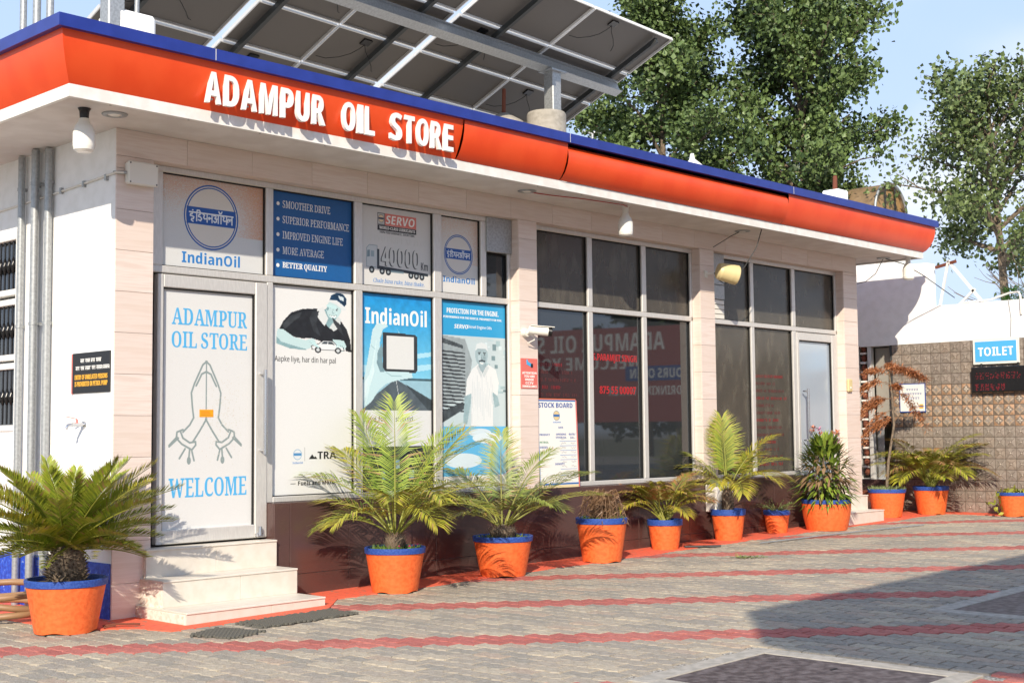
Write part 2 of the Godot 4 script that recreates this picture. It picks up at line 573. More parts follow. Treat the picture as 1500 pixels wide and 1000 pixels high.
func build_ground() -> void:
	var st := S()
	quad(st, Vector3(-300, -0.5, 300), Vector3(300, -0.5, 300), Vector3(300, -0.5, -300), Vector3(-300, -0.5, -300))
	kind(put(st, "ground", M.earth, self), "structure")
	var pave := Node3D.new()
	pave.name = "pavement"
	add_child(pave)
	pave.rotation.z = atan(SLOPE)
	kind(pave, "structure")
	st = S()
	box(st, Vector3(-16, -0.35, -9), Vector3(32, -0.011, 24))
	put(st, "bedding", M.joint_sand, pave)
	# zigzag pavers: long side towards the shop, half a length further on in every column
	var r := RandomNumberGenerator.new()
	r.seed = 5
	var greys := [Color(0.385, 0.342, 0.285), Color(0.43, 0.378, 0.305), Color(0.405, 0.356, 0.292), Color(0.355, 0.32, 0.272), Color(0.485, 0.425, 0.335), Color(0.435, 0.35, 0.28), Color(0.33, 0.302, 0.262)]
	var reds := [Color(0.47, 0.145, 0.125), Color(0.425, 0.13, 0.112), Color(0.50, 0.17, 0.145)]
	var meshes := []
	for g in greys + reds:
		for k in 2:
			meshes.append(paver_mesh(g, [0.0, -0.0025][k]))
	var near := []
	var eye := Vector2(-4.88, 8.67)
	var rest := S()
	var patch := FastNoiseLite.new()
	patch.seed = 3
	patch.frequency = 0.8
	for i in range(-38, 116):
		for j in range(-14, 40):
			var x := i * 0.1125
			var odd := posmod(i, 2)
			var z := j * 0.225 + odd * 0.1125
			if (z < 0.3 and x > -0.4) or x > 12.1:
				continue
			if x > 0.56 and x < 1.84 and z > 4.18 and z < 5.68:
				continue
			if x > 3.72 and x < 5.38 and z > 4.28 and z < 5.72:
				continue
			if x < 1.5 and x > 0.1 and z < 0.72:
				continue
			var q := posmod(i - 2 * j - odd, 20)
			var m: int
			if q == 4 or q == 6:
				m = greys.size() + r.randi() % 3
			else:
				var v := patch.get_noise_2d(x, z)
				m = r.randi() % greys.size()
				if v > 0.15 and r.randf() < 0.6:
					m = [1, 4, 2][r.randi() % 3]
				elif v < -0.15 and r.randf() < 0.6:
					m = [0, 3, 6][r.randi() % 3]
			var t := Transform3D(Basis(Vector3.UP, r.randf_range(-0.012, 0.012)) * Basis(Vector3.RIGHT, r.randf_range(-0.006, 0.006)), Vector3(x, r.randf_range(-0.0015, 0.0015), z))
			var mesh: ArrayMesh = meshes[m * 2 + r.randi() % 2]
			var d := Vector2(x, z) - eye
			var along := d.dot(Vector2(0.722, -0.692))
			var across := d.dot(Vector2(0.692, 0.722))
			var seen := absf(across) < along * 0.39 and along > 6.35
			near.append([along if seen else 1000.0 + along, mesh, t])
	near.sort_custom(func(a, b): return a[0] < b[0])
	for k in near.size():
		if k < 300:
			var o := puts(near[k][1], "paver", M.paver, pave)
			o.transform = near[k][2]
		else:
			rest.append_from(near[k][1], 0, near[k][2])
	kind(puts(rest.commit(), "paver_field", M.paver, pave), "stuff")
	# orange painted strip along the foot of the buildings
	var pts := [Vector2(-0.45, -6), Vector2(-0.45, -0.4), Vector2(-0.3, 0.25), Vector2(-0.08, 0.5), Vector2(0.0, 0.8), Vector2(1.3, 0.83), Vector2(1.52, 0.62)]
	var x2 := 1.7
	while x2 < 9.2:
		pts.append(Vector2(x2, 0.46 + r.randf_range(-0.035, 0.035)))
		x2 += 0.17
	for p in [Vector2(9.3, 0.5), Vector2(10.6, 0.56), Vector2(11.1, 0.5), Vector2(11.9, 0.55), Vector2(11.93, 3.45), Vector2(12.3, 3.45), Vector2(12.3, -2), Vector2(10.6, -2), Vector2(10.6, -0.05), Vector2(0.05, -0.05), Vector2(0.05, -6)]:
		pts.append(p)
	kind(put(sheet(pts, 0.004, 0.03), "painted_edging", M.orange_floor_paint, pave), "structure")
	# inspection covers
	var cv := thing("inspection_cover", "dark iron inspection cover in a wide concrete frame, set in sunlit paving", "manhole cover", Vector3(1.2, gy(1.2), 4.93))
	cover(cv, 0.48, 0.56, 0.13)
	var cv2 := thing("inspection_cover", "iron inspection cover in a concrete frame, in the large shadow on the paving", "manhole cover", Vector3(4.55, gy(4.55), 5.0))
	cover(cv2, 0.68, 0.53, 0.13)

func cover(t: Node3D, hx: float, hz: float, b: float) -> void:
	t.rotation.z = atan(SLOPE)
	for s in [[-hx - b, -hz - b, hx + b, -hz], [-hx - b, hz, hx + b, hz + b], [-hx - b, -hz, -hx, hz], [hx, -hz, hx + b, hz]]:
		var st := S()
		box(st, Vector3(s[0], -0.06, s[1]), Vector3(s[2], 0.003, s[3]), 0.004)
		put(st, "frame_side", M.concrete, t)
	var st2 := S()
	box(st2, Vector3(-hx + 0.006, -0.05, -hz + 0.006), Vector3(hx - 0.006, 0.0, hz - 0.006), 0.005)
	var pl := put(st2, "plate", M.plate_iron, t)
	st2 = S()
	for s in [-1, 1]:
		box(st2, Vector3(-0.03 + s * hx * 0.6, 0.0, -0.008), Vector3(0.03 + s * hx * 0.6, 0.003, 0.008))
	put(st2, "lifting_slot", M.black_rubber, pl)


# ------------------------------------------------------------------ the oil store
func tiles_front(parent: Node, x0: float, x1: float, y0: float, y1: float, z: float, tw: float, th: float) -> void:
	var y := y0
	var k := 0
	while y < y1 - 0.01:
		var ye := minf(y + th, y1)
		var x := x0
		while x < x1 - 0.01:
			var xe := minf(x + tw, x1)
			var st := S()
			box(st, Vector3(x + 0.0012, y + 0.0012, z - 0.012), Vector3(xe - 0.0012, ye - 0.0012, z), 0.0015)
			put(st, "tile", M.pillar_tile if (k * 7 + 3) % 5 < 3 else M.pillar_tile_pale, parent)
			k += 1
			x = xe
		y = ye

func tiles_side(parent: Node, x: float, s: float, z0: float, z1: float, y0: float, y1: float, th: float) -> void:
	var y := y0
	var k := 1
	while y < y1 - 0.01:
		var ye := minf(y + th, y1)
		var st := S()
		box(st, Vector3(minf(x, x - s * 0.012), y + 0.0012, z0), Vector3(maxf(x, x - s * 0.012), ye - 0.0012, z1), 0.0015)
		put(st, "tile", M.pillar_tile if (k * 7 + 2) % 5 < 3 else M.pillar_tile_pale, parent)
		k += 1
		y = ye

func bar(parent: Node, x0: float, x1: float, y0: float, y1: float, called: String, zf := -0.105, zb := -0.19) -> void:
	var st := S()
	box(st, Vector3(x0, y0, zb), Vector3(x1, y1, zf), 0.006)
	put(st, called, M.aluminium, parent)

func pane(parent: Node, x0: float, x1: float, y0: float, y1: float, m: Material, z := -0.15) -> void:
	var st := S()
	box(st, Vector3(x0 - 0.005, y0 - 0.005, z - 0.003), Vector3(x1 + 0.005, y1 + 0.005, z + 0.003))
	put(st, "pane", m, parent)

func part(parent: Node, called: String) -> Node3D:
	var o := Node3D.new()
	o.name = called
	parent.add_child(o, true)
	return o

func gasket(parent: Node, x0: float, x1: float, y0: float, y1: float) -> void:
	var st := S()
	for e in [[x0, x1, y0, y0 + 0.008], [x0, x1, y1 - 0.008, y1], [x0, x0 + 0.008, y0, y1], [x1 - 0.008, x1, y0, y1]]:
		box(st, Vector3(e[0], e[2], -0.146), Vector3(e[1], e[3], -0.128))
	put(st, "gasket", M.black_rubber, parent)

func build_store() -> void:
	var b := thing("oil_store", "single storey shop with orange and blue eaves, tiled pillars and a brown granite plinth", "shop")
	var st := S()
	# side wall with its grilled window opening
	box(st, Vector3(0, -0.4, -1.53), Vector3(0.2, 3.6, -0.012))
	box(st, Vector3(0, -0.4, -3.3), Vector3(0.2, 1.36, -1.53))
	box(st, Vector3(0, 2.96, -3.3), Vector3(0.2, 3.6, -1.53))
	box(st, Vector3(0, -0.4, -8), Vector3(0.2, 3.6, -3.3))
	box(st, Vector3(0.2, -0.4, -8), Vector3(10.7, 3.6, -7.8))
	box(st, Vector3(10.5, -0.4, -7.8), Vector3(10.715, 3.6, -0.012))
	put(st, "wall", M.white_wall, b)
	st = S()
	var zz := -6.0
	box(st, Vector3(-0.006, -0.4, -8), Vector3(0.0, 0.40, -0.014))
	put(st, "painted_skirting", M.blue_paint, b, "blue painted skirting on the white side wall")
	# inside of the shop
	st = S()
	box(st, Vector3(0.2, -0.3, -5.0), Vector3(10.5, 0.48, -0.2))
	put(st, "floor", M.room_wall, b)
	st = S()
	box(st, Vector3(0.2, 0.48, -5.1), Vector3(10.5, 3.6, -5.0))
	box(st, Vector3(4.35, 0.48, -5.0), Vector3(4.45, 3.5, -0.3))
	put(st, "partition", M.room_wall, b)
	st = S()
	box(st, Vector3(0.2, 3.42, -5.0), Vector3(10.5, 3.5, -0.3))
	put(st, "ceiling", M.room_wall, b)
	# roof slab and soffit
	st = S()
	box(st, Vector3(-0.715, 3.565, -8), Vector3(11.28, 3.95, 0.655))
	put(st, "roof", M.soffit, b)
	# pillars
	for pl in [[0.0, 0.312, -0.05], [4.265, 4.526, 0.766], [7.227, 7.503, 0.766], [10.383, 10.732, 0.0]]:
		var x0: float = pl[0]
		var x1: float = pl[1]
		st = S()
		box(st, Vector3(x0 + 0.01, pl[2] - 0.1, -0.32), Vector3(x1 - 0.01, 3.565, -0.0105))
		var pr := put(st, "pillar", M.grout, b)
		tiles_front(pr, x0, x1, pl[2], 3.365, 0.0, 0.7, 0.302)
		if x0 > 0.1:
			tiles_side(pr, x0, -1.0, -0.2, -0.012, pl[2], 3.365, 0.302)
		if x1 < 10:
			tiles_side(pr, x1, 1.0, -0.2, -0.012, maxf(pl[2], 0.48), 3.365, 0.302)
		else:
			tiles_side(pr, x1, 1.0, -0.3, -0.012, pl[2], 3.565, 0.302)
	st = S()
	box(st, Vector3(0.012, 3.377, -0.3), Vector3(10.72, 3.565, -0.0105))
	var hd := put(st, "lintel", M.grout, b)
	tiles_front(hd, 0.0, 10.732, 3.365, 3.565, 0.0, 0.595, 0.2)
	var xx := 0.312
	while xx < 10.38:
		st = S()
		box(st, Vector3(xx + 0.001, 3.365, -0.2), Vector3(minf(xx + 0.595, 10.383) - 0.001, 3.377, -0.0125))
		put(st, "tile", M.pillar_tile, hd)
		xx += 0.595
	# granite plinth, slab by slab
	st = S()
	box(st, Vector3(1.425, -0.2, -0.2), Vector3(9.36, 0.755, -0.012))
	var pn := put(st, "plinth", M.grout, b)
	var xs := [1.412, 1.563, 2.165, 3.16, 4.155, 5.148, 6.045, 6.942, 7.84, 8.64, 9.37]
	for i in xs.size() - 1:
		for ys in [[-0.1, 0.195], [0.195, 0.766]]:
			st = S()
			box(st, Vector3(xs[i] + 0.0015, ys[0] + 0.0015, -0.012), Vector3(xs[i + 1] - 0.0015, ys[1] - 0.0015, 0.004), 0.002)
			put(st, "slab", M.granite, pn)
		st = S()
		box(st, Vector3(xs[i] + 0.0015, 0.755, -0.2), Vector3(xs[i + 1] - 0.0015, 0.7675, -0.013), 0.002)
		put(st, "capping_slab", M.granite, pn)
	st = S()
	box(st, Vector3(1.412, -0.1, -0.2), Vector3(1.426, 0.766, -0.013), 0.002)
	put(st, "slab", M.granite, pn)
	# bay of posters: frame bars only, panes behind the posters
	var w1 := part(b, "window")
	bar(w1, 0.312, 4.265, 3.318, 3.365, "frame_bar")
	bar(w1, 0.312, 4.235, 2.545, 2.60, "transom")
	bar(w1, 1.475, 4.265, 0.768, 0.815, "sill_bar")
	for m in [[0.312, 0.455, 2.60, 3.318], [1.415, 1.475, 0.768, 2.545], [1.405, 1.475, 2.60, 3.318], [2.327, 2.415, 0.815, 2.545], [2.327, 2.415, 2.60, 3.318], [3.255, 3.352, 0.815, 2.545], [3.255, 3.352, 2.60, 3.318], [3.862, 3.935, 2.60, 3.318], [4.225, 4.265, 0.815, 3.318]]:
		bar(w1, m[0], m[1], m[2], m[3], "mullion")
	for q in [[0.455, 1.405, 2.60, 3.318], [1.475, 2.327, 2.6, 3.318], [2.415, 3.255, 2.6, 3.318], [3.352, 3.862, 2.6, 3.318], [3.935, 4.225, 2.6, 3.02], [1.475, 2.327, 0.815, 2.545], [2.415, 3.255, 0.815, 2.545], [3.352, 4.225, 0.815, 2.545]]:
		pane(w1, q[0], q[1], q[2], q[3], M.glass_dark, -0.156)
		gasket(w1, q[0], q[1], q[2], q[3])
	st = S()
	box(st, Vector3(3.925, 3.03, -0.15), Vector3(4.26, 3.365, -0.085), 0.005)
	put(st, "blanking_plate", M.galvanised, w1, "grey metal plate closing the top corner of the poster window")
	# bay with the stock board
	var w2 := part(b, "window")
	bar(w2, 4.526, 7.227, 3.318, 3.365, "frame_bar")
	bar(w2, 4.526, 7.227, 2.545, 2.60, "transom")
	bar(w2, 4.526, 7.227, 0.768, 0.815, "sill_bar")
	for m in [[4.526, 4.566, 0.815, 3.318], [5.41, 5.485, 0.815, 2.545], [5.41, 5.485, 2.6, 3.318], [6.31, 6.385, 0.815, 2.545], [6.31, 6.385, 2.6, 3.318], [7.187, 7.227, 0.815, 3.318]]:
		bar(w2, m[0], m[1], m[2], m[3], "mullion")
	for q in [[4.566, 5.41], [5.485, 6.31], [6.385, 7.187]]:
		pane(w2, q[0], q[1], 0.815, 2.545, M.glass_dark)
		pane(w2, q[0], q[1], 2.6, 3.318, M.glass_dusty)
		gasket(w2, q[0], q[1], 0.815, 2.545)
		gasket(w2, q[0], q[1], 2.6, 3.318)
	# bay with the second door
	var w3 := part(b, "window")
	bar(w3, 7.503, 10.383, 3.318, 3.365, "frame_bar")
	bar(w3, 7.503, 10.383, 2.545, 2.60, "transom")
	bar(w3, 7.503, 9.31, 0.768, 0.815, "sill_bar")
	for m in [[7.503, 7.543, 0.815, 3.318], [8.392, 8.462, 0.815, 2.545], [8.392, 8.462, 2.6, 3.318], [9.308, 9.385, 0.48, 2.545], [9.308, 9.385, 2.6, 3.318], [10.343, 10.383, 0.48, 3.318]]:
		bar(w3, m[0], m[1], m[2], m[3], "mullion")
	for q in [[7.543, 8.392], [8.462, 9.308]]:
		pane(w3, q[0], q[1], 0.815, 2.545, M.glass_dusty)
		gasket(w3, q[0], q[1], 0.815, 2.545)
	for q in [[7.543, 8.392], [8.462, 9.308], [9.385, 10.343]]:
		pane(w3, q[0], q[1], 2.6, 3.318, M.glass_dusty)
		gasket(w3, q[0], q[1], 2.6, 3.318)
	for bp in [[3.00, 3.36], [2.83, 2.995]]:
		st = S()
		box(st, Vector3(7.51, bp[0], -0.14), Vector3(7.84, bp[1], -0.095), 0.004)
		put(st, "blanking_plate", M.galvanised, w3)
	st = S()
	for k in 4:
		box(st, Vector3(7.6, 2.605 + k * 0.056, -0.14), Vector3(7.835, 2.655 + k * 0.056, -0.1), 0.004)
	put(st, "vent_grille", M.plastic_white, w3)
	make_door(b, 0.412, 1.412, 0.49, 2.54, true)
	make_door(b, 9.388, 10.34, 0.49, 2.54, false)
	# grilled window in the side wall
	var w4 := part(b, "window")
	st = S()
	box(st, Vector3(0.05, 1.36, -3.3), Vector3(0.1, 2.96, -1.53))
	put(st, "pane", M.glass_dark, w4)
	for y in [1.36, 1.86, 1.93, 2.38, 2.46, 2.91]:
		st = S()
		box(st, Vector3(-0.012, y, -3.3), Vector3(0.05, y + 0.05, -1.53), 0.005)
		put(st, "frame_bar", M.white_cladding, w4)
	st = S()
	box(st, Vector3(-0.02, 1.33, -3.35), Vector3(0.05, 2.98, -3.3))
	put(st, "surround", M.white_cladding, w4)
	st = S()
	box(st, Vector3(-0.02, 1.33, -1.53), Vector3(0.0, 2.99, -1.47))
	put(st, "surround", M.white_cladding, w4)
	for seg in [[1.42, 1.86], [1.98, 2.38], [2.51, 2.91]]:
		var z := -1.57
		while z > -3.2:
			st = S()
			tube(st, [Vector3(0.015, seg[0], z), Vector3(0.015, seg[1], z)], 0.008, 0.008, 6)
			var ym: float = (seg[0] + seg[1]) * 0.5
			var gb := put(st, "grille_bar", M.black_plastic, w4)
			st = S()
			lathe(st, [Vector2(0.0, ym - 0.09), Vector2(0.02, ym - 0.03), Vector2(0.028, ym), Vector2(0.02, ym + 0.03), Vector2(0.0, ym + 0.09)], 6, Vector3(0.015, 0, z))
			put(st, "spear_ornament", M.black_plastic, gb)
			z -= 0.075
	build_fascia(b)
	build_steps()

func make_door(b: Node, x0: float, x1: float, y0: float, y1: float, first: bool) -> void:
	var d := part(b, "door")
	var rs := x1 - 0.115
	var ls := x0 + 0.05
	bar(d, x0, ls, y0 + 0.01, y1 - 0.005, "stile", -0.095, -0.16)
	bar(d, rs, x1, y0 + 0.01, y1 - 0.005, "stile", -0.095, -0.16)
	bar(d, ls, rs, y0 + 0.01, y0 + 0.115, "rail", -0.098, -0.16)
	bar(d, ls, rs, y1 - 0.105, y1 - 0.005, "rail", -0.098, -0.16)
	pane(d, ls, rs, y0 + 0.115, y1 - 0.105, M.glass_dark if first else M.mirror_film, -0.14)
	var st := S()
	for e in [[ls, rs, y1 - 0.115, y1 - 0.105], [rs - 0.01, rs, y0 + 0.115, y1 - 0.105], [ls, ls + 0.01, y0 + 0.115, y1 - 0.105]]:
		box(st, Vector3(e[0], e[2], -0.137), Vector3(e[1], e[3], -0.112))
	put(st, "gasket", M.black_rubber, d)
	st = S()
	var hx := (rs + 0.05) if first else (x0 + 0.12)
	var hy := [1.19, 1.80]
	tube(st, [Vector3(hx, hy[0] - 0.03, -0.03), Vector3(hx, hy[1] + 0.03, -0.03)], 0.016, 0.016, 12)
	var h := put(st, "handle", M.steel, d)
	for y in hy:
		st = S()
		tube(st, [Vector3(hx, y, -0.098), Vector3(hx, y, -0.03)], 0.011, 0.011, 10)
		put(st, "handle_post", M.steel, h)
	st = S()
	box(st, Vector3(rs + 0.0, y0 + 0.015, -0.1), Vector3(rs + 0.06, y0 + 0.05, -0.06), 0.006)
	tube(st, [Vector3(rs + 0.03, y0 + 0.03, -0.07), Vector3(rs + 0.03, y0 + 0.1, -0.07)], 0.02, 0.016, 10)
	put(st, "pivot", M.steel, d)

func ring_out(d: float, x1: float) -> Array:   # plan of the eaves edge, pushed out by d
	return [Vector2(-0.724 - d, -8), Vector2(-0.724 - d, 0.668 + d), Vector2(x1 + d, 0.668 + d), Vector2(x1 + d, -4)]

func build_fascia(b: Node) -> void:
	var f := part(b, "eaves")
	# white drip band with a return lip
	var st := S()
	strip(st, [[0.0, 3.545], [0.0, 3.63]], 0)
	strip(st, [[-0.03, 3.56], [-0.03, 3.545], [0.0, 3.545]], 0)
	put(st, "drip_band", M.white_cladding, f)
	# blue coping
	st = S()
	strip(st, [[0.11, 3.955], [0.155, 3.955], [0.155, 4.04], [0.14, 4.045], [-0.25, 4.045], [-0.25, 3.9]], 0)
	put(st, "coping", M.blue_cladding, f)
	for x in [0.3, 4.1, 7.9]:
		st = S()
		box(st, Vector3(x, 3.957, 0.8205), Vector3(x + 0.004, 4.04, 0.8245))
		put(st, "coping_joint", M.white_cladding, f)
	# orange panels: the older ones nearly flat, the newer ones rounder
	var flat := [[0.0, 3.63], [0.018, 3.66], [0.056, 3.74], [0.087, 3.83], [0.104, 3.90], [0.112, 3.955]]
	var roundp := [[0.002, 3.63], [0.035, 3.655], [0.072, 3.70], [0.102, 3.765], [0.116, 3.83], [0.112, 3.885], [0.092, 3.925], [0.06, 3.942]]
	var rnd2 := [[0.002, 3.63], [0.03, 3.655], [0.066, 3.71], [0.096, 3.785], [0.113, 3.86], [0.117, 3.91], [0.116, 3.955]]
	sweep_panel(f, flat, -99.0, 2.783, "flat")
	sweep_panel(f, rnd2, 2.789, 4.11, "flat")
	sweep_panel(f, roundp, 4.116, 7.84, "round")
	sweep_panel(f, rnd2, 7.848, 99.0, "round")
	st = S()
	strip(st, [[-0.012, 3.62], [-0.012, 3.96]], 0)
	put(st, "backing", M.seam, f)
	var fx := -0.4
	while fx < 11.2:
		st = S()
		tube(st, [Vector3(fx, 3.547, 0.625), Vector3(fx, 3.564, 0.625)], 0.009, 0.009, 8)
		put(st, "fixing", M.dark_steel, f)
		fx += 0.61
	# raised letters
	var sgn := thing("fascia_lettering", "raised white shop name letters on the orange eaves", "sign", Vector3(0.0, 3.655, 0.732))
	var words := "ADAMPUR OIL STORE"
	var wd := {"A": 0.172, "D": 0.165, "M": 0.205, "P": 0.155, "U": 0.165, "R": 0.165, "O": 0.17, "I": 0.082, "L": 0.13, "S": 0.165, "T": 0.15, "E": 0.14, " ": 0.155}
	var total := 0.0
	for ch in words:
		total += wd[ch]
	var k := 2.44 / total
	var x := 0.24
	for ch in words:
		var w: float = wd[ch] * k
		if ch != " ":
			if ch == "I":   # a plain upright stroke
				st = S()
				box(st, Vector3(x + w * 0.12, 0.0055, 0.014), Vector3(x + w * 0.88, 0.2305, 0.044))
				put(st, "letter", M.letter_white, sgn)
				x += w
				continue
			var o := txt(sgn, ch, "sansb", x + w * 0.5, 0.118, w * 0.8, 0.225, 0.014, M.letter_white, "letter", 0.03)
			st = S()
			for yy in [0.04, 0.19]:
				box(st, Vector3(x + w * 0.45, yy - 0.006, 0.0), Vector3(x + w * 0.55, yy + 0.006, 0.016))
			var pin := put(st, "standoff", M.galvanised, o)
			pin.transform = o.transform.affine_inverse()
		x += w

func strip(st: SurfaceTool, prof: Array, _n: int) -> void:
	for i in prof.size() - 1:
		var a := ring_out(prof[i][0], 11.29)
		var c := ring_out(prof[i + 1][0], 11.29)
		for k in 3:
			quad(st, V3(a[k], prof[i][1]), V3(a[k + 1], prof[i][1]), V3(c[k + 1], prof[i + 1][1]), V3(c[k], prof[i + 1][1]))

func V3(p: Vector2, y: float) -> Vector3:
	return Vector3(p.x, y, p.y)

func sweep_panel(f: Node, prof: Array, x0: float, x1: float, _k: String) -> void:
	var st := S()
	var dz := 0.0 if _k == "flat" else 0.004
	for i in prof.size() - 1:
		var d0: float = prof[i][0] + dz
		var d1: float = prof[i + 1][0] + dz
		var y0: float = prof[i][1]
		var y1: float = prof[i + 1][1]
		sg = 1
		var l0 := maxf(x0, -0.724 - d0)
		var l1 := maxf(x0, -0.724 - d1)
		var r0 := minf(x1, 11.29 + d0)
		var r1 := minf(x1, 11.29 + d1)
		quad(st, Vector3(l0, y0, 0.668 + d0), Vector3(r0, y0, 0.668 + d0), Vector3(r1, y1, 0.668 + d1), Vector3(l1, y1, 0.668 + d1))
		if x0 < -10:
			sg = 2
			quad(st, Vector3(-0.724 - d0, y0, -8), Vector3(-0.724 - d0, y0, 0.668 + d0), Vector3(-0.724 - d1, y1, 0.668 + d1), Vector3(-0.724 - d1, y1, -8))
		if x1 > 50:
			sg = 3
			quad(st, Vector3(11.29 + d0, y0, 0.668 + d0), Vector3(11.29 + d0, y0, -4), Vector3(11.29 + d1, y1, -4), Vector3(11.29 + d1, y1, 0.668 + d1))
	if x1 < 50:   # folded edge that shows as a pale seam
		sg = -1
		for i in prof.size() - 1:
			quad(st, Vector3(x1, prof[i][1], 0.668 + prof[i][0] + dz), Vector3(x1, prof[i][1], 0.655), Vector3(x1, prof[i + 1][1], 0.655), Vector3(x1, prof[i + 1][1], 0.668 + prof[i + 1][0] + dz))
	put(st, "fascia_panel", M.orange_cladding, f)

func build_steps() -> void:
	var s := thing("entrance_steps", "three cream tiled steps with a worn plaster side, below the glazed poster door", "steps")
	var tops := [0.09, 0.28, 0.485]
	var fronts := [0.667, 0.31, 0.04]
	var lefts := [0.19, 0.225, 0.25]
	var rights := [1.40, 1.408, 1.41]
	for i in 3:
		var st := S()
		var zb: float = -0.11
		box(st, Vector3(lefts[i], -0.1 if i == 0 else tops[i - 1] - 0.03, zb), Vector3(rights[i] - 0.012, tops[i] - 0.014, fronts[i] - 0.012), 0.004)
		put(st, "core", M.step_side, s)
		var xm: float = lefts[i] + [0.72, 0.66, 0.6][i]
		var y0: float = -0.04 if i == 0 else tops[i - 1]
		for e in [[lefts[i], xm], [xm, rights[i]]]:
			st = S()
			box(st, Vector3(e[0] + 0.001, y0, fronts[i] - 0.012), Vector3(e[1] - 0.001, tops[i] - 0.014, fronts[i]), 0.0015)
			put(st, "riser_tile", M.step_tile, s)
		st = S()
		box(st, Vector3(lefts[i], tops[i] - 0.014, zb), Vector3(rights[i], tops[i], fronts[i] + 0.008), 0.003)
		put(st, "tread", M.step_tile, s)
	var s2 := thing("entrance_steps", "two cream tiled steps in front of the second glazed door, beside the leafy bush pot", "steps")
	var base := gy(10.0)
	for i in 2:
		var st := S()
		var y0: float = base - 0.05 if i == 0 else base + 0.15
		var yt: float = base + [0.15, 0.33][i]
		var zf: float = [0.42, 0.2][i]
		box(st, Vector3(9.385, y0, -0.1), Vector3(10.5, yt - 0.014, zf - 0.012))
		put(st, "core", M.step_side, s2)
		for e in [[9.385, 10.1], [10.1, 10.5]]:
			st = S()
			box(st, Vector3(e[0] + 0.001, y0, zf - 0.012), Vector3(e[1] - 0.001, yt - 0.014, zf), 0.0015)
			put(st, "riser_tile", M.step_tile, s2)
		st = S()
		box(st, Vector3(9.38, yt - 0.014, -0.1), Vector3(10.505, yt, zf + 0.008), 0.003)
		put(st, "tread", M.step_tile, s2)


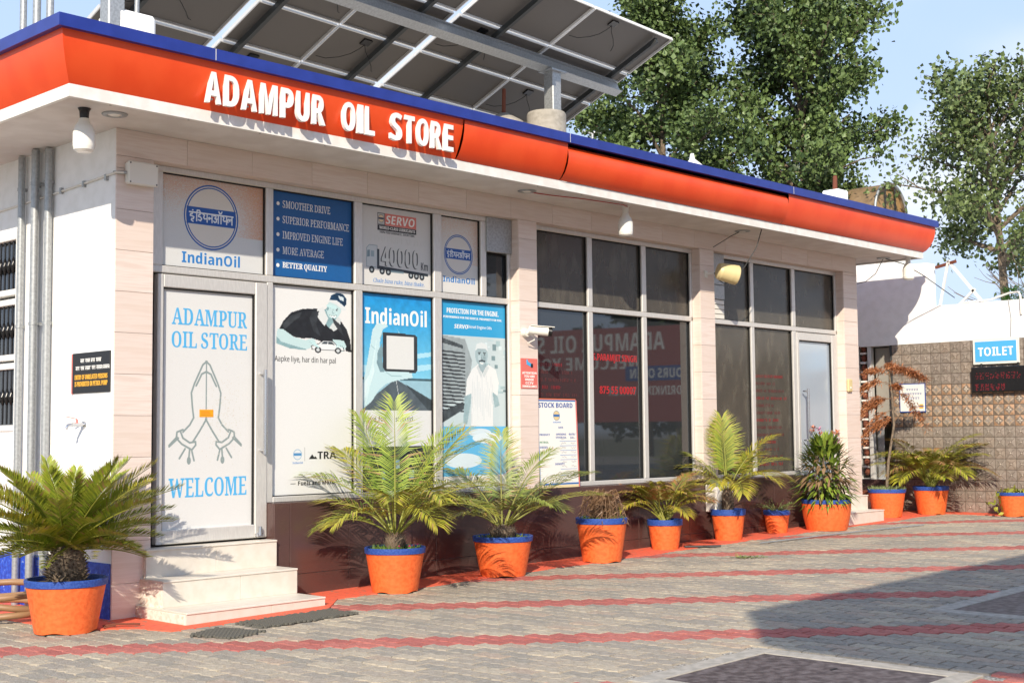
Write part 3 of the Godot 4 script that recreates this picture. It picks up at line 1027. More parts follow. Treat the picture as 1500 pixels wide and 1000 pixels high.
# ------------------------------------------------------------------ things on the roof
func build_roof_things() -> void:
	var a := thing("solar_array", "tilted solar panels seen from below on a grey steel frame above the shop roof", "solar panels")
	var O := Vector3(8.10, 5.86, -1.67)
	var ud := Vector3(0.997, 0, -0.075).normalized()
	var hd := Vector3(-0.075, 0, -0.997).normalized()
	var tl := deg_to_rad(24.8)
	var vd := hd * cos(tl) + Vector3.DOWN * sin(tl)
	var n := ud.cross(vd) * -1.0
	if n.y < 0:
		n = -n
	var bs := Basis(ud, n, -vd) if ud.cross(n).dot(-vd) > 0 else Basis(ud, n, vd)
	var P := func(u: float, v: float, w: float) -> Vector3: return O + ud * u + vd * v + n * w
	var us := [0.0, -1.65, -3.30, -4.44, -5.58, -6.9]
	var vs := [-0.76, 0.0, 0.67, 1.33, 1.99, 2.65, 3.3]
	for i in us.size() - 1:
		for j in vs.size() - 1:
			var u0: float = us[i + 1] + (0.09 if i % 2 == 1 else 0.015)
			var u1: float = us[i] - 0.008
			var v0: float = vs[j] + 0.016
			var v1: float = vs[j + 1] - 0.016
			var st := S()
			boxt(st, Transform3D(bs, P.call((u0 + u1) / 2, (v0 + v1) / 2, 0.018)), Vector3(u1 - u0 - 0.02, 0.006, v1 - v0 - 0.02))
			var pn := put(st, "panel", M.panel_back, a)
			st = S()
			boxt(st, Transform3D(bs, P.call((u0 + u1) / 2, (v0 + v1) / 2, 0.0235)), Vector3(u1 - u0 - 0.03, 0.004, v1 - v0 - 0.03))
			put(st, "cell_face", M.panel_glass, pn)
			st = S()
			for e in [[u0, u1, v0, v0 + 0.012], [u0, u1, v1 - 0.012, v1], [u0, u0 + 0.012, v0 + 0.012, v1 - 0.012], [u1 - 0.012, u1, v0 + 0.012, v1 - 0.012]]:
				boxt(st, Transform3D(bs, P.call((e[0] + e[1]) / 2, (e[2] + e[3]) / 2, 0.006)), Vector3(e[1] - e[0], 0.04, e[3] - e[2]))
			put(st, "frame", M.white_cladding if j == 0 else M.aluminium, pn)
			if (i + j) % 2 == 0:
				st = S()
				boxt(st, Transform3D(bs, P.call(u0 + 0.5, v0 + 0.12, 0.004)), Vector3(0.12, 0.02, 0.09))
				put(st, "junction_box", M.black_plastic, pn)
				st = S()
				var q: Vector3 = P.call(u0 + 0.5, v0 + 0.15, -0.005)
				for s in [-1, 1]:
					tube(st, [q, q + ud * 0.05 * s + vd * 0.06 - n * 0.03, q + ud * 0.14 * s + vd * 0.12 - n * 0.07, q + ud * 0.24 * s + vd * 0.2 - n * 0.08, q + ud * 0.34 * s + vd * 0.3 - n * 0.05, P.call(u0 + 0.5 + 0.42 * s, v0 + 0.5, -0.005)], 0.004, 0.004, 5)
				put(st, "cable", M.black_rubber, pn)
	for u in [-0.32, -2.55, -3.75, -5.3, -6.6]:
		var st := S()
		beam(st, P.call(u, -0.68, -0.05), P.call(u, 3.25, -0.05), 0.05, 0.06, n)
		put(st, "purlin", M.dark_steel, a)
	for v in [0.16, 2.6]:
		var st := S()
		beam(st, P.call(0.0 if v > 1 else -0.15, v, -0.155), P.call(-7.7, v, -0.155), 0.06, 0.15, n)
		beam(st, P.call(-0.15, v, -0.086), P.call(-7.7, v, -0.086), 0.12, 0.012, n)
		beam(st, P.call(-0.15, v, -0.228), P.call(-7.7, v, -0.228), 0.12, 0.012, n)
		put(st, "beam", M.galvanised, a)
	for uv in [[-1.53, 0.16, 5.09], [-7.52, 0.16, 4.7], [-1.53, 2.6, 4.3], [-7.27, 2.6, 4.3]]:
		var top: Vector3 = P.call(uv[0], uv[1], -0.23)
		var st := S()
		box(st, Vector3(top.x - 0.075, uv[2], top.z - 0.075), Vector3(top.x + 0.075, top.y, top.z + 0.075), 0.01)
		var po := put(st, "post", M.galvanised, a)
		st = S()
		box(st, Vector3(top.x - 0.13, top.y - 0.02, top.z - 0.11), Vector3(top.x + 0.13, top.y, top.z + 0.11))
		put(st, "cap_plate", M.galvanised, po)
	# footings of the frame
	var top1: Vector3 = P.call(-1.53, 0.16, 0)
	var f1 := thing("roof_footing", "round cream concrete footing under the steel post of the solar frame", "footing", Vector3(top1.x, 3.95, top1.z))
	var st3 := S()
	lathe(st3, [Vector2(0.24, 0), Vector2(0.235, 1.12), Vector2(0.22, 1.145), Vector2(0.0, 1.15)], 28)
	put(st3, "drum", M.concrete, f1)
	var f2 := thing("roof_footing", "cone topped concrete footing with a rusty rod, behind the round footing", "footing", Vector3(top1.x - 0.42, 3.95, top1.z - 0.3))
	st3 = S()
	lathe(st3, [Vector2(0.24, 0), Vector2(0.235, 1.02), Vector2(0.06, 1.12), Vector2(0.0, 1.12)], 28)
	put(st3, "drum", M.concrete, f2)
	st3 = S()
	tube(st3, [Vector3(0, 1.1, 0), Vector3(0.01, 1.42, 0)], 0.025, 0.022, 8)
	put(st3, "rod", M.rust, f2)
	var top2: Vector3 = P.call(-7.52, 0.16, 0)
	var f3 := thing("roof_footing", "square white concrete block with thin rods beside the grey post, at the shop corner", "footing", Vector3(top2.x + 0.2, 4.0, top2.z))
	st3 = S()
	boxt(st3, Transform3D(Basis(), Vector3(0, 0.43, 0)), Vector3(0.36, 0.86, 0.36), 0.03)
	put(st3, "block", M.white_wall, f3)
	st3 = S()
	tube(st3, [Vector3(0.06, 0.84, 0.05), Vector3(0.07, 1.5, 0.05)], 0.022, 0.022, 8)
	put(st3, "rod", M.galvanised, f3)
	st3 = S()
	tube(st3, [Vector3(-1.6, 1.25, 0.1), Vector3(-0.5, 1.16, 0.1), Vector3(0.06, 1.15, 0.05)], 0.012, 0.012, 6)
	tube(st3, [Vector3(0.06, 1.15, 0.05), Vector3(-0.1, 1.25, 0.1), Vector3(-0.25, 1.5, 0.2)], 0.009, 0.009, 6)
	put(st3, "cable", M.galvanised, f3)
	var f4 := thing("roof_footing", "small white roof footing with a pointed cap, in front of the dense trees", "footing", Vector3(9.75, 3.95, -1.9))
	st3 = S()
	boxt(st3, Transform3D(Basis(), Vector3(0, 0.48, 0)), Vector3(0.32, 0.96, 0.32), 0.02)
	put(st3, "block", M.white_wall, f4)
	st3 = S()
	lathe(st3, [Vector2(0.2, 0.96), Vector2(0.05, 1.08), Vector2(0.03, 1.16), Vector2(0, 1.17)], 4)
	put(st3, "cap", M.white_wall, f4)
	var f5 := thing("roof_footing", "small white roof footing with a rusty brown stub, beside the arched canopy", "footing", Vector3(10.85, 3.95, -0.35))
	st3 = S()
	boxt(st3, Transform3D(Basis(), Vector3(0, 0.29, 0)), Vector3(0.26, 0.58, 0.26), 0.02)
	put(st3, "block", M.white_wall, f5)
	st3 = S()
	tube(st3, [Vector3(0, 0.55, 0), Vector3(0.01, 0.78, 0)], 0.035, 0.03, 8)
	put(st3, "stub", M.rust, f5)
	# far double-headed street lamp
	var sl := thing("street_lamp", "far grey street lamp with two short arms, seen above the eaves", "street lamp", Vector3(25.33, -0.5, -16.83))
	st3 = S()
	tube(st3, [Vector3(0, 0, 0), Vector3(0, 10.9, 0)], 0.11, 0.06, 8)
	put(st3, "pole", M.galvanised, sl)
	for s in [-1, 1]:
		st3 = S()
		tube(st3, [Vector3(0, 10.85, 0), Vector3(0.1 * s, 10.93, 0.1 * s), Vector3(0.24 * s, 10.88, 0.24 * s)], 0.07, 0.06, 8)
		put(st3, "lamp_head", M.galvanised, sl)


# ------------------------------------------------------------------ toilet block
func relief_tile(cols: Array, star: bool) -> ArrayMesh:   # 0.1445 square, local x to the right, y up, relief to +z
	var st := S()
	var h := 0.0705
	var c := [Vector3(-h, -h, 0), Vector3(h, -h, 0), Vector3(h, h, 0), Vector3(-h, h, 0)]
	if not star:
		for k in 4:
			var a: Vector3 = c[k]
			var b: Vector3 = c[(k + 1) % 4]
			var m := (a + b) * 0.5
			var o := m * 0.05
			var p := a.lerp(m, 0.045) - m * 0.03
			var q := b.lerp(m, 0.045) - m * 0.03
			var e := m * 0.06 + Vector3(0, 0, 0.0125)
			var t := a.lerp(b, 0.5).normalized()
			st.set_color(cols[k % 2])
			var p2 := p + Vector3(0, 0, 0.005)
			var q2 := q + Vector3(0, 0, 0.005)
			tri(st, p2, q2, e)
			quad(st, p - Vector3(0, 0, 0.004), q - Vector3(0, 0, 0.004), q2, p2)
			tri(st, q2, q - Vector3(0, 0, 0.004), e - Vector3(0, 0, 0.012))
			tri(st, q2, e - Vector3(0, 0, 0.012), e)
			tri(st, p2, e, e - Vector3(0, 0, 0.012))
			tri(st, p2, e - Vector3(0, 0, 0.012), p - Vector3(0, 0, 0.004))
		st.set_color(cols[2])
		boxt(st, Transform3D(Basis(Vector3(0, 0, 1), PI / 4), Vector3(0, 0, 0.008)), Vector3(0.016, 0.016, 0.016), 0.003)
	else:
		for k in 4:
			var a: Vector3 = c[k]
			var b: Vector3 = c[(k + 1) % 4]
			var m := (a + b) * 0.5
			var ctr := Vector3(0, 0, 0.012)
			st.set_color(cols[0])
			tri(st, a * 0.97, m * 0.97 + Vector3(0, 0, 0.004), a * 0.45 + Vector3(0, 0, 0.014))
			tri(st, m * 0.97 + Vector3(0, 0, 0.004), b * 0.97, b * 0.45 + Vector3(0, 0, 0.014))
			st.set_color(cols[1])
			tri(st, a * 0.45 + Vector3(0, 0, 0.014), m * 0.97 + Vector3(0, 0, 0.004), ctr)
			tri(st, m * 0.97 + Vector3(0, 0, 0.004), b * 0.45 + Vector3(0, 0, 0.014), ctr)
			st.set_color(cols[2])
			var pa := a.lerp(b, 0.5) * 0.55
			var sd := (b - a).normalized() * 0.011
			tri(st, Vector3(0, 0, 0.018), pa * 0.55 - sd + Vector3(0, 0, 0.017), pa + Vector3(0, 0, 0.013))
			tri(st, Vector3(0, 0, 0.018), pa + Vector3(0, 0, 0.013), pa * 0.55 + sd + Vector3(0, 0, 0.017))
	st.generate_normals()
	return st.commit()

func build_toilet_block() -> void:
	var b := thing("toilet_block", "white toilet block with brown relief tiles and a dark doorway, right of the shop", "building")
	var st := S()
	box(st, Vector3(12.26, 2.502, -5), Vector3(12.5, 3.62, 0.24))
	box(st, Vector3(12.262, 2.502, 0.24), Vector3(12.5, 3.01, 3.4))
	box(st, Vector3(12.285, -0.3, -0.34), Vector3(12.5, 2.502, 3.4))
	box(st, Vector3(12.26, -0.3, -5), Vector3(12.5, 2.502, -1.05))
	box(st, Vector3(12.5, 2.6, -5), Vector3(16, 2.9, 3.4))
	box(st, Vector3(12.28, -0.3, -1.05), Vector3(13.6, 0.62, -0.34))
	put(st, "wall", M.white_wall, b)
	st = S()
	box(st, Vector3(13.6, 0.5, -1.6), Vector3(13.7, 2.6, 0.2))
	box(st, Vector3(12.5, 0.5, -1.7), Vector3(13.6, 2.6, -1.05))
	box(st, Vector3(12.5, 0.5, -0.34), Vector3(13.6, 2.6, -0.3))
	put(st, "inner_wall", M.room_wall, b)
	# doorway: frame, grey leaf, lattice strip
	var d := part(b, "doorway")
	for e in [[-0.37, -0.34], [-0.72, -0.665]]:
		st = S()
		box(st, Vector3(12.27, 0.62, e[0]), Vector3(12.36, 2.5, e[1]), 0.004)
		put(st, "jamb", M.aluminium if e[0] < -0.5 else M.dark_steel, d)
	st = S()
	box(st, Vector3(12.4, 1.5, -0.665), Vector3(12.43, 2.48, -0.4), 0.004)
	put(st, "door_leaf", M.room_wall, d)
	st = S()
	box(st, Vector3(12.4, 0.62, -0.665), Vector3(12.42, 1.5, -0.56), 0.004)
	put(st, "mesh_leaf", M.galvanised, d)
	for k in 14:
		st = S()
		lathe(st, [Vector2(0.02, -0.05), Vector2(0.042, -0.02), Vector2(0.042, 0.02), Vector2(0.02, 0.05)], 8, Vector3(12.33, 0.72 + k * 0.135, -0.8))
		put(st, "lattice_bead", M.rust, d)
		st = S()
		box(st, Vector3(12.3, 0.772 + k * 0.135, -0.85), Vector3(12.36, 0.802 + k * 0.135, -0.75), 0.004)
		put(st, "lattice_spacer", M.white_cladding, d)
	st = S()
	box(st, Vector3(12.31, 0.62, -0.93), Vector3(12.35, 2.5, -0.87), 0.004)
	put(st, "jamb", M.aluminium, d)
	# relief tiles
	st = S()
	box(st, Vector3(12.272, 0.0, -0.335), Vector3(12.285, 2.502, 3.28))
	var w := put(st, "tile_bed", mat("tile_groove", c8(92, 80, 70), 0.8), b)
	var br := [Color(0.335, 0.28, 0.232), Color(0.35, 0.295, 0.245), Color(0.62, 0.55, 0.46)]
	var ma := relief_tile(br, false)
	var mb := relief_tile([Color(0.36, 0.305, 0.255), Color(0.32, 0.268, 0.222), Color(0.58, 0.52, 0.43)], false)
	var sa := relief_tile([Color(0.50, 0.32, 0.20), Color(0.27, 0.22, 0.18), Color(0.66, 0.60, 0.52)], true)
	var sb := relief_tile([Color(0.24, 0.20, 0.165), Color(0.46, 0.36, 0.27), Color(0.40, 0.38, 0.35)], true)
	var kinds := []
	var tr := RandomNumberGenerator.new()
	tr.seed = 51
	for k in 6:
		var f := tr.randf_range(0.86, 1.08)
		kinds.append(relief_tile([Color(0.315, 0.275, 0.238) * f, Color(0.33, 0.288, 0.25) * f * tr.randf_range(0.95, 1.05), Color(0.60, 0.53, 0.45) * f], false))
	var far := S()
	var nr := 16
	var p := 0.1445
	for i in nr:
		for j in 25:
			var z := -0.335 + p * (j + 0.5)
			var y := 0.19 + p * (i + 0.5)
			var m: ArrayMesh
			if i >= 8 and i < 12:
				m = sa if (i + j) % 2 == 0 else sb
			else:
				m = kinds[tr.randi() % 6] if (i + j) % 5 else (ma if j % 2 else mb)
			var t := Transform3D(Basis(Vector3(0, 0, 1), Vector3(0, 1, 0), Vector3(-1, 0, 0)), Vector3(12.2725, y, z))
			if j < 16:
				var o := puts(m, "tile", M.relief_tile, w)
				o.transform = t
			else:
				far.append_from(m, 0, t)
	kind(puts(far.commit(), "tile_field", M.relief_tile, w), "stuff")
	# steps to the doorway
	var s := thing("doorway_steps", "brown stone steps up to the dark toilet doorway", "steps")
	for k in 3:
		st = S()
		box(st, Vector3(11.55 + k * 0.24, 0.1, -1.05), Vector3(12.258, 0.33 + k * 0.145, -0.3), 0.006)
		put(st, "step", M.granite if k != 1 else M.rust, s)
	# signs
	var sg2 := thing("toilet_sign", "blue sign with white letters in a pale frame, on the tiled wall", "sign", Vector3(12.25, 2.17, 1.19), -PI / 2)
	st = S()
	box(st, Vector3(-0.315, 0, 0.0), Vector3(0.315, 0.345, 0.03), 0.004)
	put(st, "frame", M.plastic_white, sg2)
	st = S()
	box(st, Vector3(-0.282, 0.035, 0.03), Vector3(0.282, 0.305, 0.034))
	put(st, "panel", M.print_sky, sg2)
	txt(sg2, "TOILET", "sansb", 0.0, 0.168, 0.48, 0.115, 0.034, M.letter_white)
	st = S()
	tube(st, [Vector3(0.2, 0.34, 0.0), Vector3(0.21, 0.6, -0.008), Vector3(0.18, 0.85, -0.008)], 0.006, 0.006, 6)
	put(st, "cable", M.galvanised, sg2)
	var led := thing("led_board", "black scrolling display board with dim red dots, below the blue sign", "display", Vector3(12.25, 1.80, 1.23), -PI / 2)
	st = S()
	box(st, Vector3(-0.37, 0, 0.0), Vector3(0.42, 0.335, 0.07), 0.008)
	put(st, "case", M.black_plastic, led)
	for x in [-0.24, 0.26]:
		st = S()
		tube(st, [Vector3(x, 0.33, 0.035), Vector3(x, 0.38, 0.03)], 0.018, 0.014, 8)
		put(st, "hanger", M.black_rubber, led)
	var rr := RandomNumberGenerator.new()
	rr.seed = 21
	st = S()
	for row in 2:
		for k in 9 - row * 3:
			for dx in 4:
				for dy in 5:
					if rr.randf() < 0.45 + row * 0.2:
						var bx := -0.32 + k * 0.072 + dx * 0.013
						var by := 0.245 - row * 0.15 - dy * 0.018
						box(st, Vector3(bx, by, 0.07), Vector3(bx + 0.008, by + 0.009, 0.072))
	put(st, "lit_dots", mat("led_red", c8(150, 30, 44), 0.5), led)
	var nt := thing("paper_notice", "small white notice with blue print and border, on the tiles beside the doorway", "notice", Vector3(12.25, 1.55, -0.03), -PI / 2)
	st = S()
	box(st, Vector3(-0.195, 0, 0.0), Vector3(0.195, 0.4, 0.006))
	put(st, "border", M.print_navy, nt)
	st = S()
	box(st, Vector3(-0.183, 0.014, 0.006), Vector3(0.183, 0.388, 0.009))
	put(st, "sheet", M.print_white, nt)
	st = S()
	for row in 3:
		for k in [5, 8, 6][row]:
			var bx: float = -0.15 + [0.06, 0.0, 0.04][row] + k * 0.037
			var by := 0.30 - row * 0.06
			box(st, Vector3(bx, by + 0.024, 0.009), Vector3(bx + 0.03, by + 0.029, 0.010))
			box(st, Vector3(bx + 0.02, by, 0.009), Vector3(bx + 0.025, by + 0.024, 0.010))
			box(st, Vector3(bx + 0.004, by + 0.006, 0.009), Vector3(bx + 0.018, by + 0.012, 0.010))
	put(st, "print", M.print_navy, nt)
	st = S()
	box(st, Vector3(0.1, 0.05, 0.009), Vector3(0.16, 0.11, 0.010))
	put(st, "emblem", M.print_yellow, nt)
	st = S()
	box(st, Vector3(0.095, 0.072, 0.010), Vector3(0.165, 0.088, 0.011))
	put(st, "emblem_band", M.print_navy, nt)
	# arched sheet canopy behind the parapet
	var v := thing("arched_canopy", "brown arched sheet canopy with a rounded end, behind the end of the eaves", "canopy", Vector3(14.3, 2.9, -1.35))
	st = S()
	sg = 1
	var rw := 0.5
	var base := 1.85
	for k in 14:
		var a0 := PI * k / 14.0
		var a1 := PI * (k + 1) / 14.0
		quad(st, Vector3(cos(a0) * rw, base + sin(a0) * 0.46, 0), Vector3(cos(a0) * rw, base + sin(a0) * 0.46, -3.4), Vector3(cos(a1) * rw, base + sin(a1) * 0.46, -3.4), Vector3(cos(a1) * rw, base + sin(a1) * 0.46, 0))
	put(st, "sheet", M.vault_sheet, v)
	st = S()
	var arc := []
	for k in 15:
		arc.append(Vector3(cos(PI * k / 14.0) * (rw + 0.01), base + sin(PI * k / 14.0) * 0.47, 0.01))
	tube(st, arc, 0.025, 0.025, 6)
	put(st, "end_hoop", M.galvanised, v)
	st = S()
	for x in [-0.16, 0.16]:
		beam(st, Vector3(x, base, 0.0), Vector3(x, base + 0.42, 0.0), 0.02, 0.02, Vector3.BACK)
	put(st, "end_mullion", M.dark_steel, v)
	st = S()
	sg = -1
	for k in 14:
		var a0 := PI * k / 14.0
		var a1 := PI * (k + 1) / 14.0
		tri(st, Vector3(0, base, -0.06), Vector3(cos(a0) * rw, base + sin(a0) * 0.46, -0.06), Vector3(cos(a1) * rw, base + sin(a1) * 0.46, -0.06))
	put(st, "end_sheet", mat("vault_end", c8(170, 138, 96), 0.5), v)
	st = S()
	box(st, Vector3(-0.5, 0, -3.4), Vector3(0.5, base, -0.02))
	put(st, "stair_wall", M.white_wall, v)
	# rusty triangular bracket above the parapet
	var br2 := thing("steel_bracket", "rusty white triangular steel bracket standing on the toilet parapet", "bracket", Vector3(12.37, 3.01, 0.62), -PI / 2)
	st = S()
	beam(st, Vector3(-0.26, 0.0, 0), Vector3(-0.12, 0.62, 0), 0.03, 0.03, Vector3.BACK)
	put(st, "leg", M.white_cladding, br2)
	st = S()
	beam(st, Vector3(-0.12, 0.62, 0), Vector3(0.36, 0.0, 0), 0.035, 0.03, Vector3.BACK)
	put(st, "leg", M.white_cladding, br2)
	st = S()
	beam(st, Vector3(-0.33, 0.55, -0.05), Vector3(0.0, 0.6, 0.02), 0.04, 0.03, Vector3.BACK)
	put(st, "top_plate", M.rust, br2)
	st = S()
	beam(st, Vector3(0.02, 0.0, 0), Vector3(0.25, 0.2, 0), 0.03, 0.03, Vector3.BACK)
	put(st, "brace", M.white_cladding, br2)
	# service pipe along the parapet
	var pp := thing("parapet_pipe", "thin white pipe bent along the top of the toilet parapet", "pipe", Vector3(12.32, 3.01, 0.0))
	st = S()
	tube(st, [Vector3(0, 0.02, 0.7), Vector3(0, 0.03, 1.1), Vector3(0, 0.10, 1.36), Vector3(-0.02, 0.10, 1.5), Vector3(-0.075, 0.04, 1.54), Vector3(-0.08, -0.1, 1.545), Vector3(-0.075, -0.2, 1.545)], 0.014, 0.014, 8)
	put(st, "pipe", M.plastic_white, pp)


# ------------------------------------------------------------------ printed sheets on the glazing
func deva(im: Image, ox: float, oy: float, w: float, h: float, sw: float, c: Color) -> void:
	var kx := w / 8.0
	var ya := [2.45, 0.1, 2.72, 0.22, 2.55, 0.48, 2.72, 0.66, 3.2, 0.6]
	var strokes := [
		[0.0, 0.0, 8.0, 0.0],
		[0.5, 0.0, 0.5, 0.2, 0.2, 0.25, 0.15, 0.45, 0.5, 0.48, 0.8, 0.56, 0.7, 0.8, 0.4, 0.82, 0.35, 0.98, 0.65, 1.12],
		[0.55, -0.25, 0.62, -0.25],
		[1.3, 0.0, 1.3, 1.0], [1.3, 0.0, 1.4, -0.3, 1.8, -0.3, 2.0, 0.0],
		[1.9, 0.0, 1.9, 0.2, 1.62, 0.3, 1.62, 0.46, 2.0, 0.5, 2.2, 0.7, 2.0, 0.95, 1.6, 0.85],
		ya, [3.2, 0.0, 3.2, 1.0],
		[3.45, 0.5, 3.6, 0.4, 3.7, 0.55, 3.55, 0.66, 3.45, 0.5], [3.7, 0.5, 4.1, 0.5], [4.1, 0.0, 4.1, 1.0],
		[4.4, 0.15, 4.7, 0.06, 4.85, 0.25, 4.6, 0.45, 4.9, 0.56, 4.9, 0.85, 4.6, 0.95, 4.4, 0.8], [4.85, 0.5, 5.25, 0.5], [5.25, 0.0, 5.25, 1.0], [5.75, 0.0, 5.75, 1.0],
		[5.35, -0.45, 5.5, -0.22, 5.75, -0.22, 5.92, -0.45],
		[7.05, 0.75, 7.0, 0.42, 7.2, 0.34, 7.4, 0.6, 7.42, 0.36, 7.62, 0.36, 7.8, 0.5], [7.8, 0.0, 7.8, 1.0], [6.8, 0.0, 6.8, 1.0]]
	for s in strokes:
		iline(im, V(s, kx, h, ox, oy), sw, c)
	iline(im, V(ya, kx, h, ox + 3.6 * kx, oy), sw, c)

func logo(im: Image, cx: float, cy: float, r: float, paper: Color, ink: Color, squash := 1.0) -> void:
	iell(im, cx, cy, r * squash, r, ink)
	iell(im, cx, cy, r * 0.955 * squash, r * 0.955, paper)
	iell(im, cx, cy, r * 0.92 * squash, r * 0.92, ink)
	iell(im, cx, cy, r * 0.885 * squash, r * 0.885, paper)
	im.fill_rect(Rect2i(int(cx - r * 0.9 * squash), int(cy - r * 0.27), int(r * 1.8 * squash), int(r * 0.52)), ink)
	if r > 60:
		deva(im, cx - r * 0.8 * squash, cy - r * 0.10, r * 1.6 * squash, r * 0.25, r * 0.045, Color(0.88, 0.9, 0.92))

func poster(called: String, label: String, x0: float, x1: float, y0: float, y1: float, m: Material, z := -0.1495, category := "poster") -> Node3D:
	var t := thing(called, label, category, Vector3((x0 + x1) / 2, y0, z))
	var st := S()
	var w := (x1 - x0) / 2
	var h := y1 - y0
	quad_uv(st, Vector3(-w, 0, 0.004), Vector3(w, 0, 0.004), Vector3(w, h, 0.004), Vector3(-w, h, 0.004))
	quad_uv(st, Vector3(w, 0, 0), Vector3(-w, 0, 0), Vector3(-w, h, 0), Vector3(w, h, 0))
	for e in [[Vector3(-w, h, 0.004), Vector3(w, h, 0.004), Vector3(w, h, 0), Vector3(-w, h, 0)], [Vector3(w, 0, 0.004), Vector3(w, 0, 0), Vector3(w, h, 0), Vector3(w, h, 0.004)], [Vector3(-w, 0, 0), Vector3(-w, 0, 0.004), Vector3(-w, h, 0.004), Vector3(-w, h, 0)], [Vector3(-w, 0, 0), Vector3(w, 0, 0), Vector3(w, 0, 0.004), Vector3(-w, 0, 0.004)]]:
		quad_uv(st, e[0], e[1], e[2], e[3])
	put(st, "sheet", m, t)
	t.set_meta("w", x1 - x0)
	t.set_meta("h", h)
	return t

func T(p: Node3D, s: String, f: String, fx: float, fy: float, fw: float, fh: float, m: Material, slant := 0.0) -> MeshInstance3D:   # centre and size as fractions of the sheet, y from the top
	var w: float = p.get_meta("w")
	var h: float = p.get_meta("h")
	return txt(p, s, f, (fx - 0.5) * w, (1.0 - fy) * h, fw * w, fh * h, 0.004, m, "lettering", 0.001, slant)

func blank(w: int, h: int, c: Color) -> Image:
	var im := Image.create(w, h, false, Image.FORMAT_RGB8)
	im.fill(c)
	return im

func rusty_corner(im: Image, sd: int, strength: float) -> void:   # sun-bleached orange speckle of the old print
	var r := RandomNumberGenerator.new()
	r.seed = sd
	var w := im.get_width()
	var h := im.get_height()
	for k in int(w * h * 0.06 * strength):
		var y := int(absf(r.randfn(0.0, 0.16)) * h)
		var x := r.randi() % w
		if r.randf() < 0.45:
			x = w - 1 - int(absf(r.randfn(0.0, 0.12)) * w)
			y = int(r.randf() * h * 0.6)
		if x >= 0 and y < h and x < w:
			im.fill_rect(Rect2i(x, y, 2, 2), c8(198 + r.randi() % 20, 140 + r.randi() % 30, 108 + r.randi() % 30))

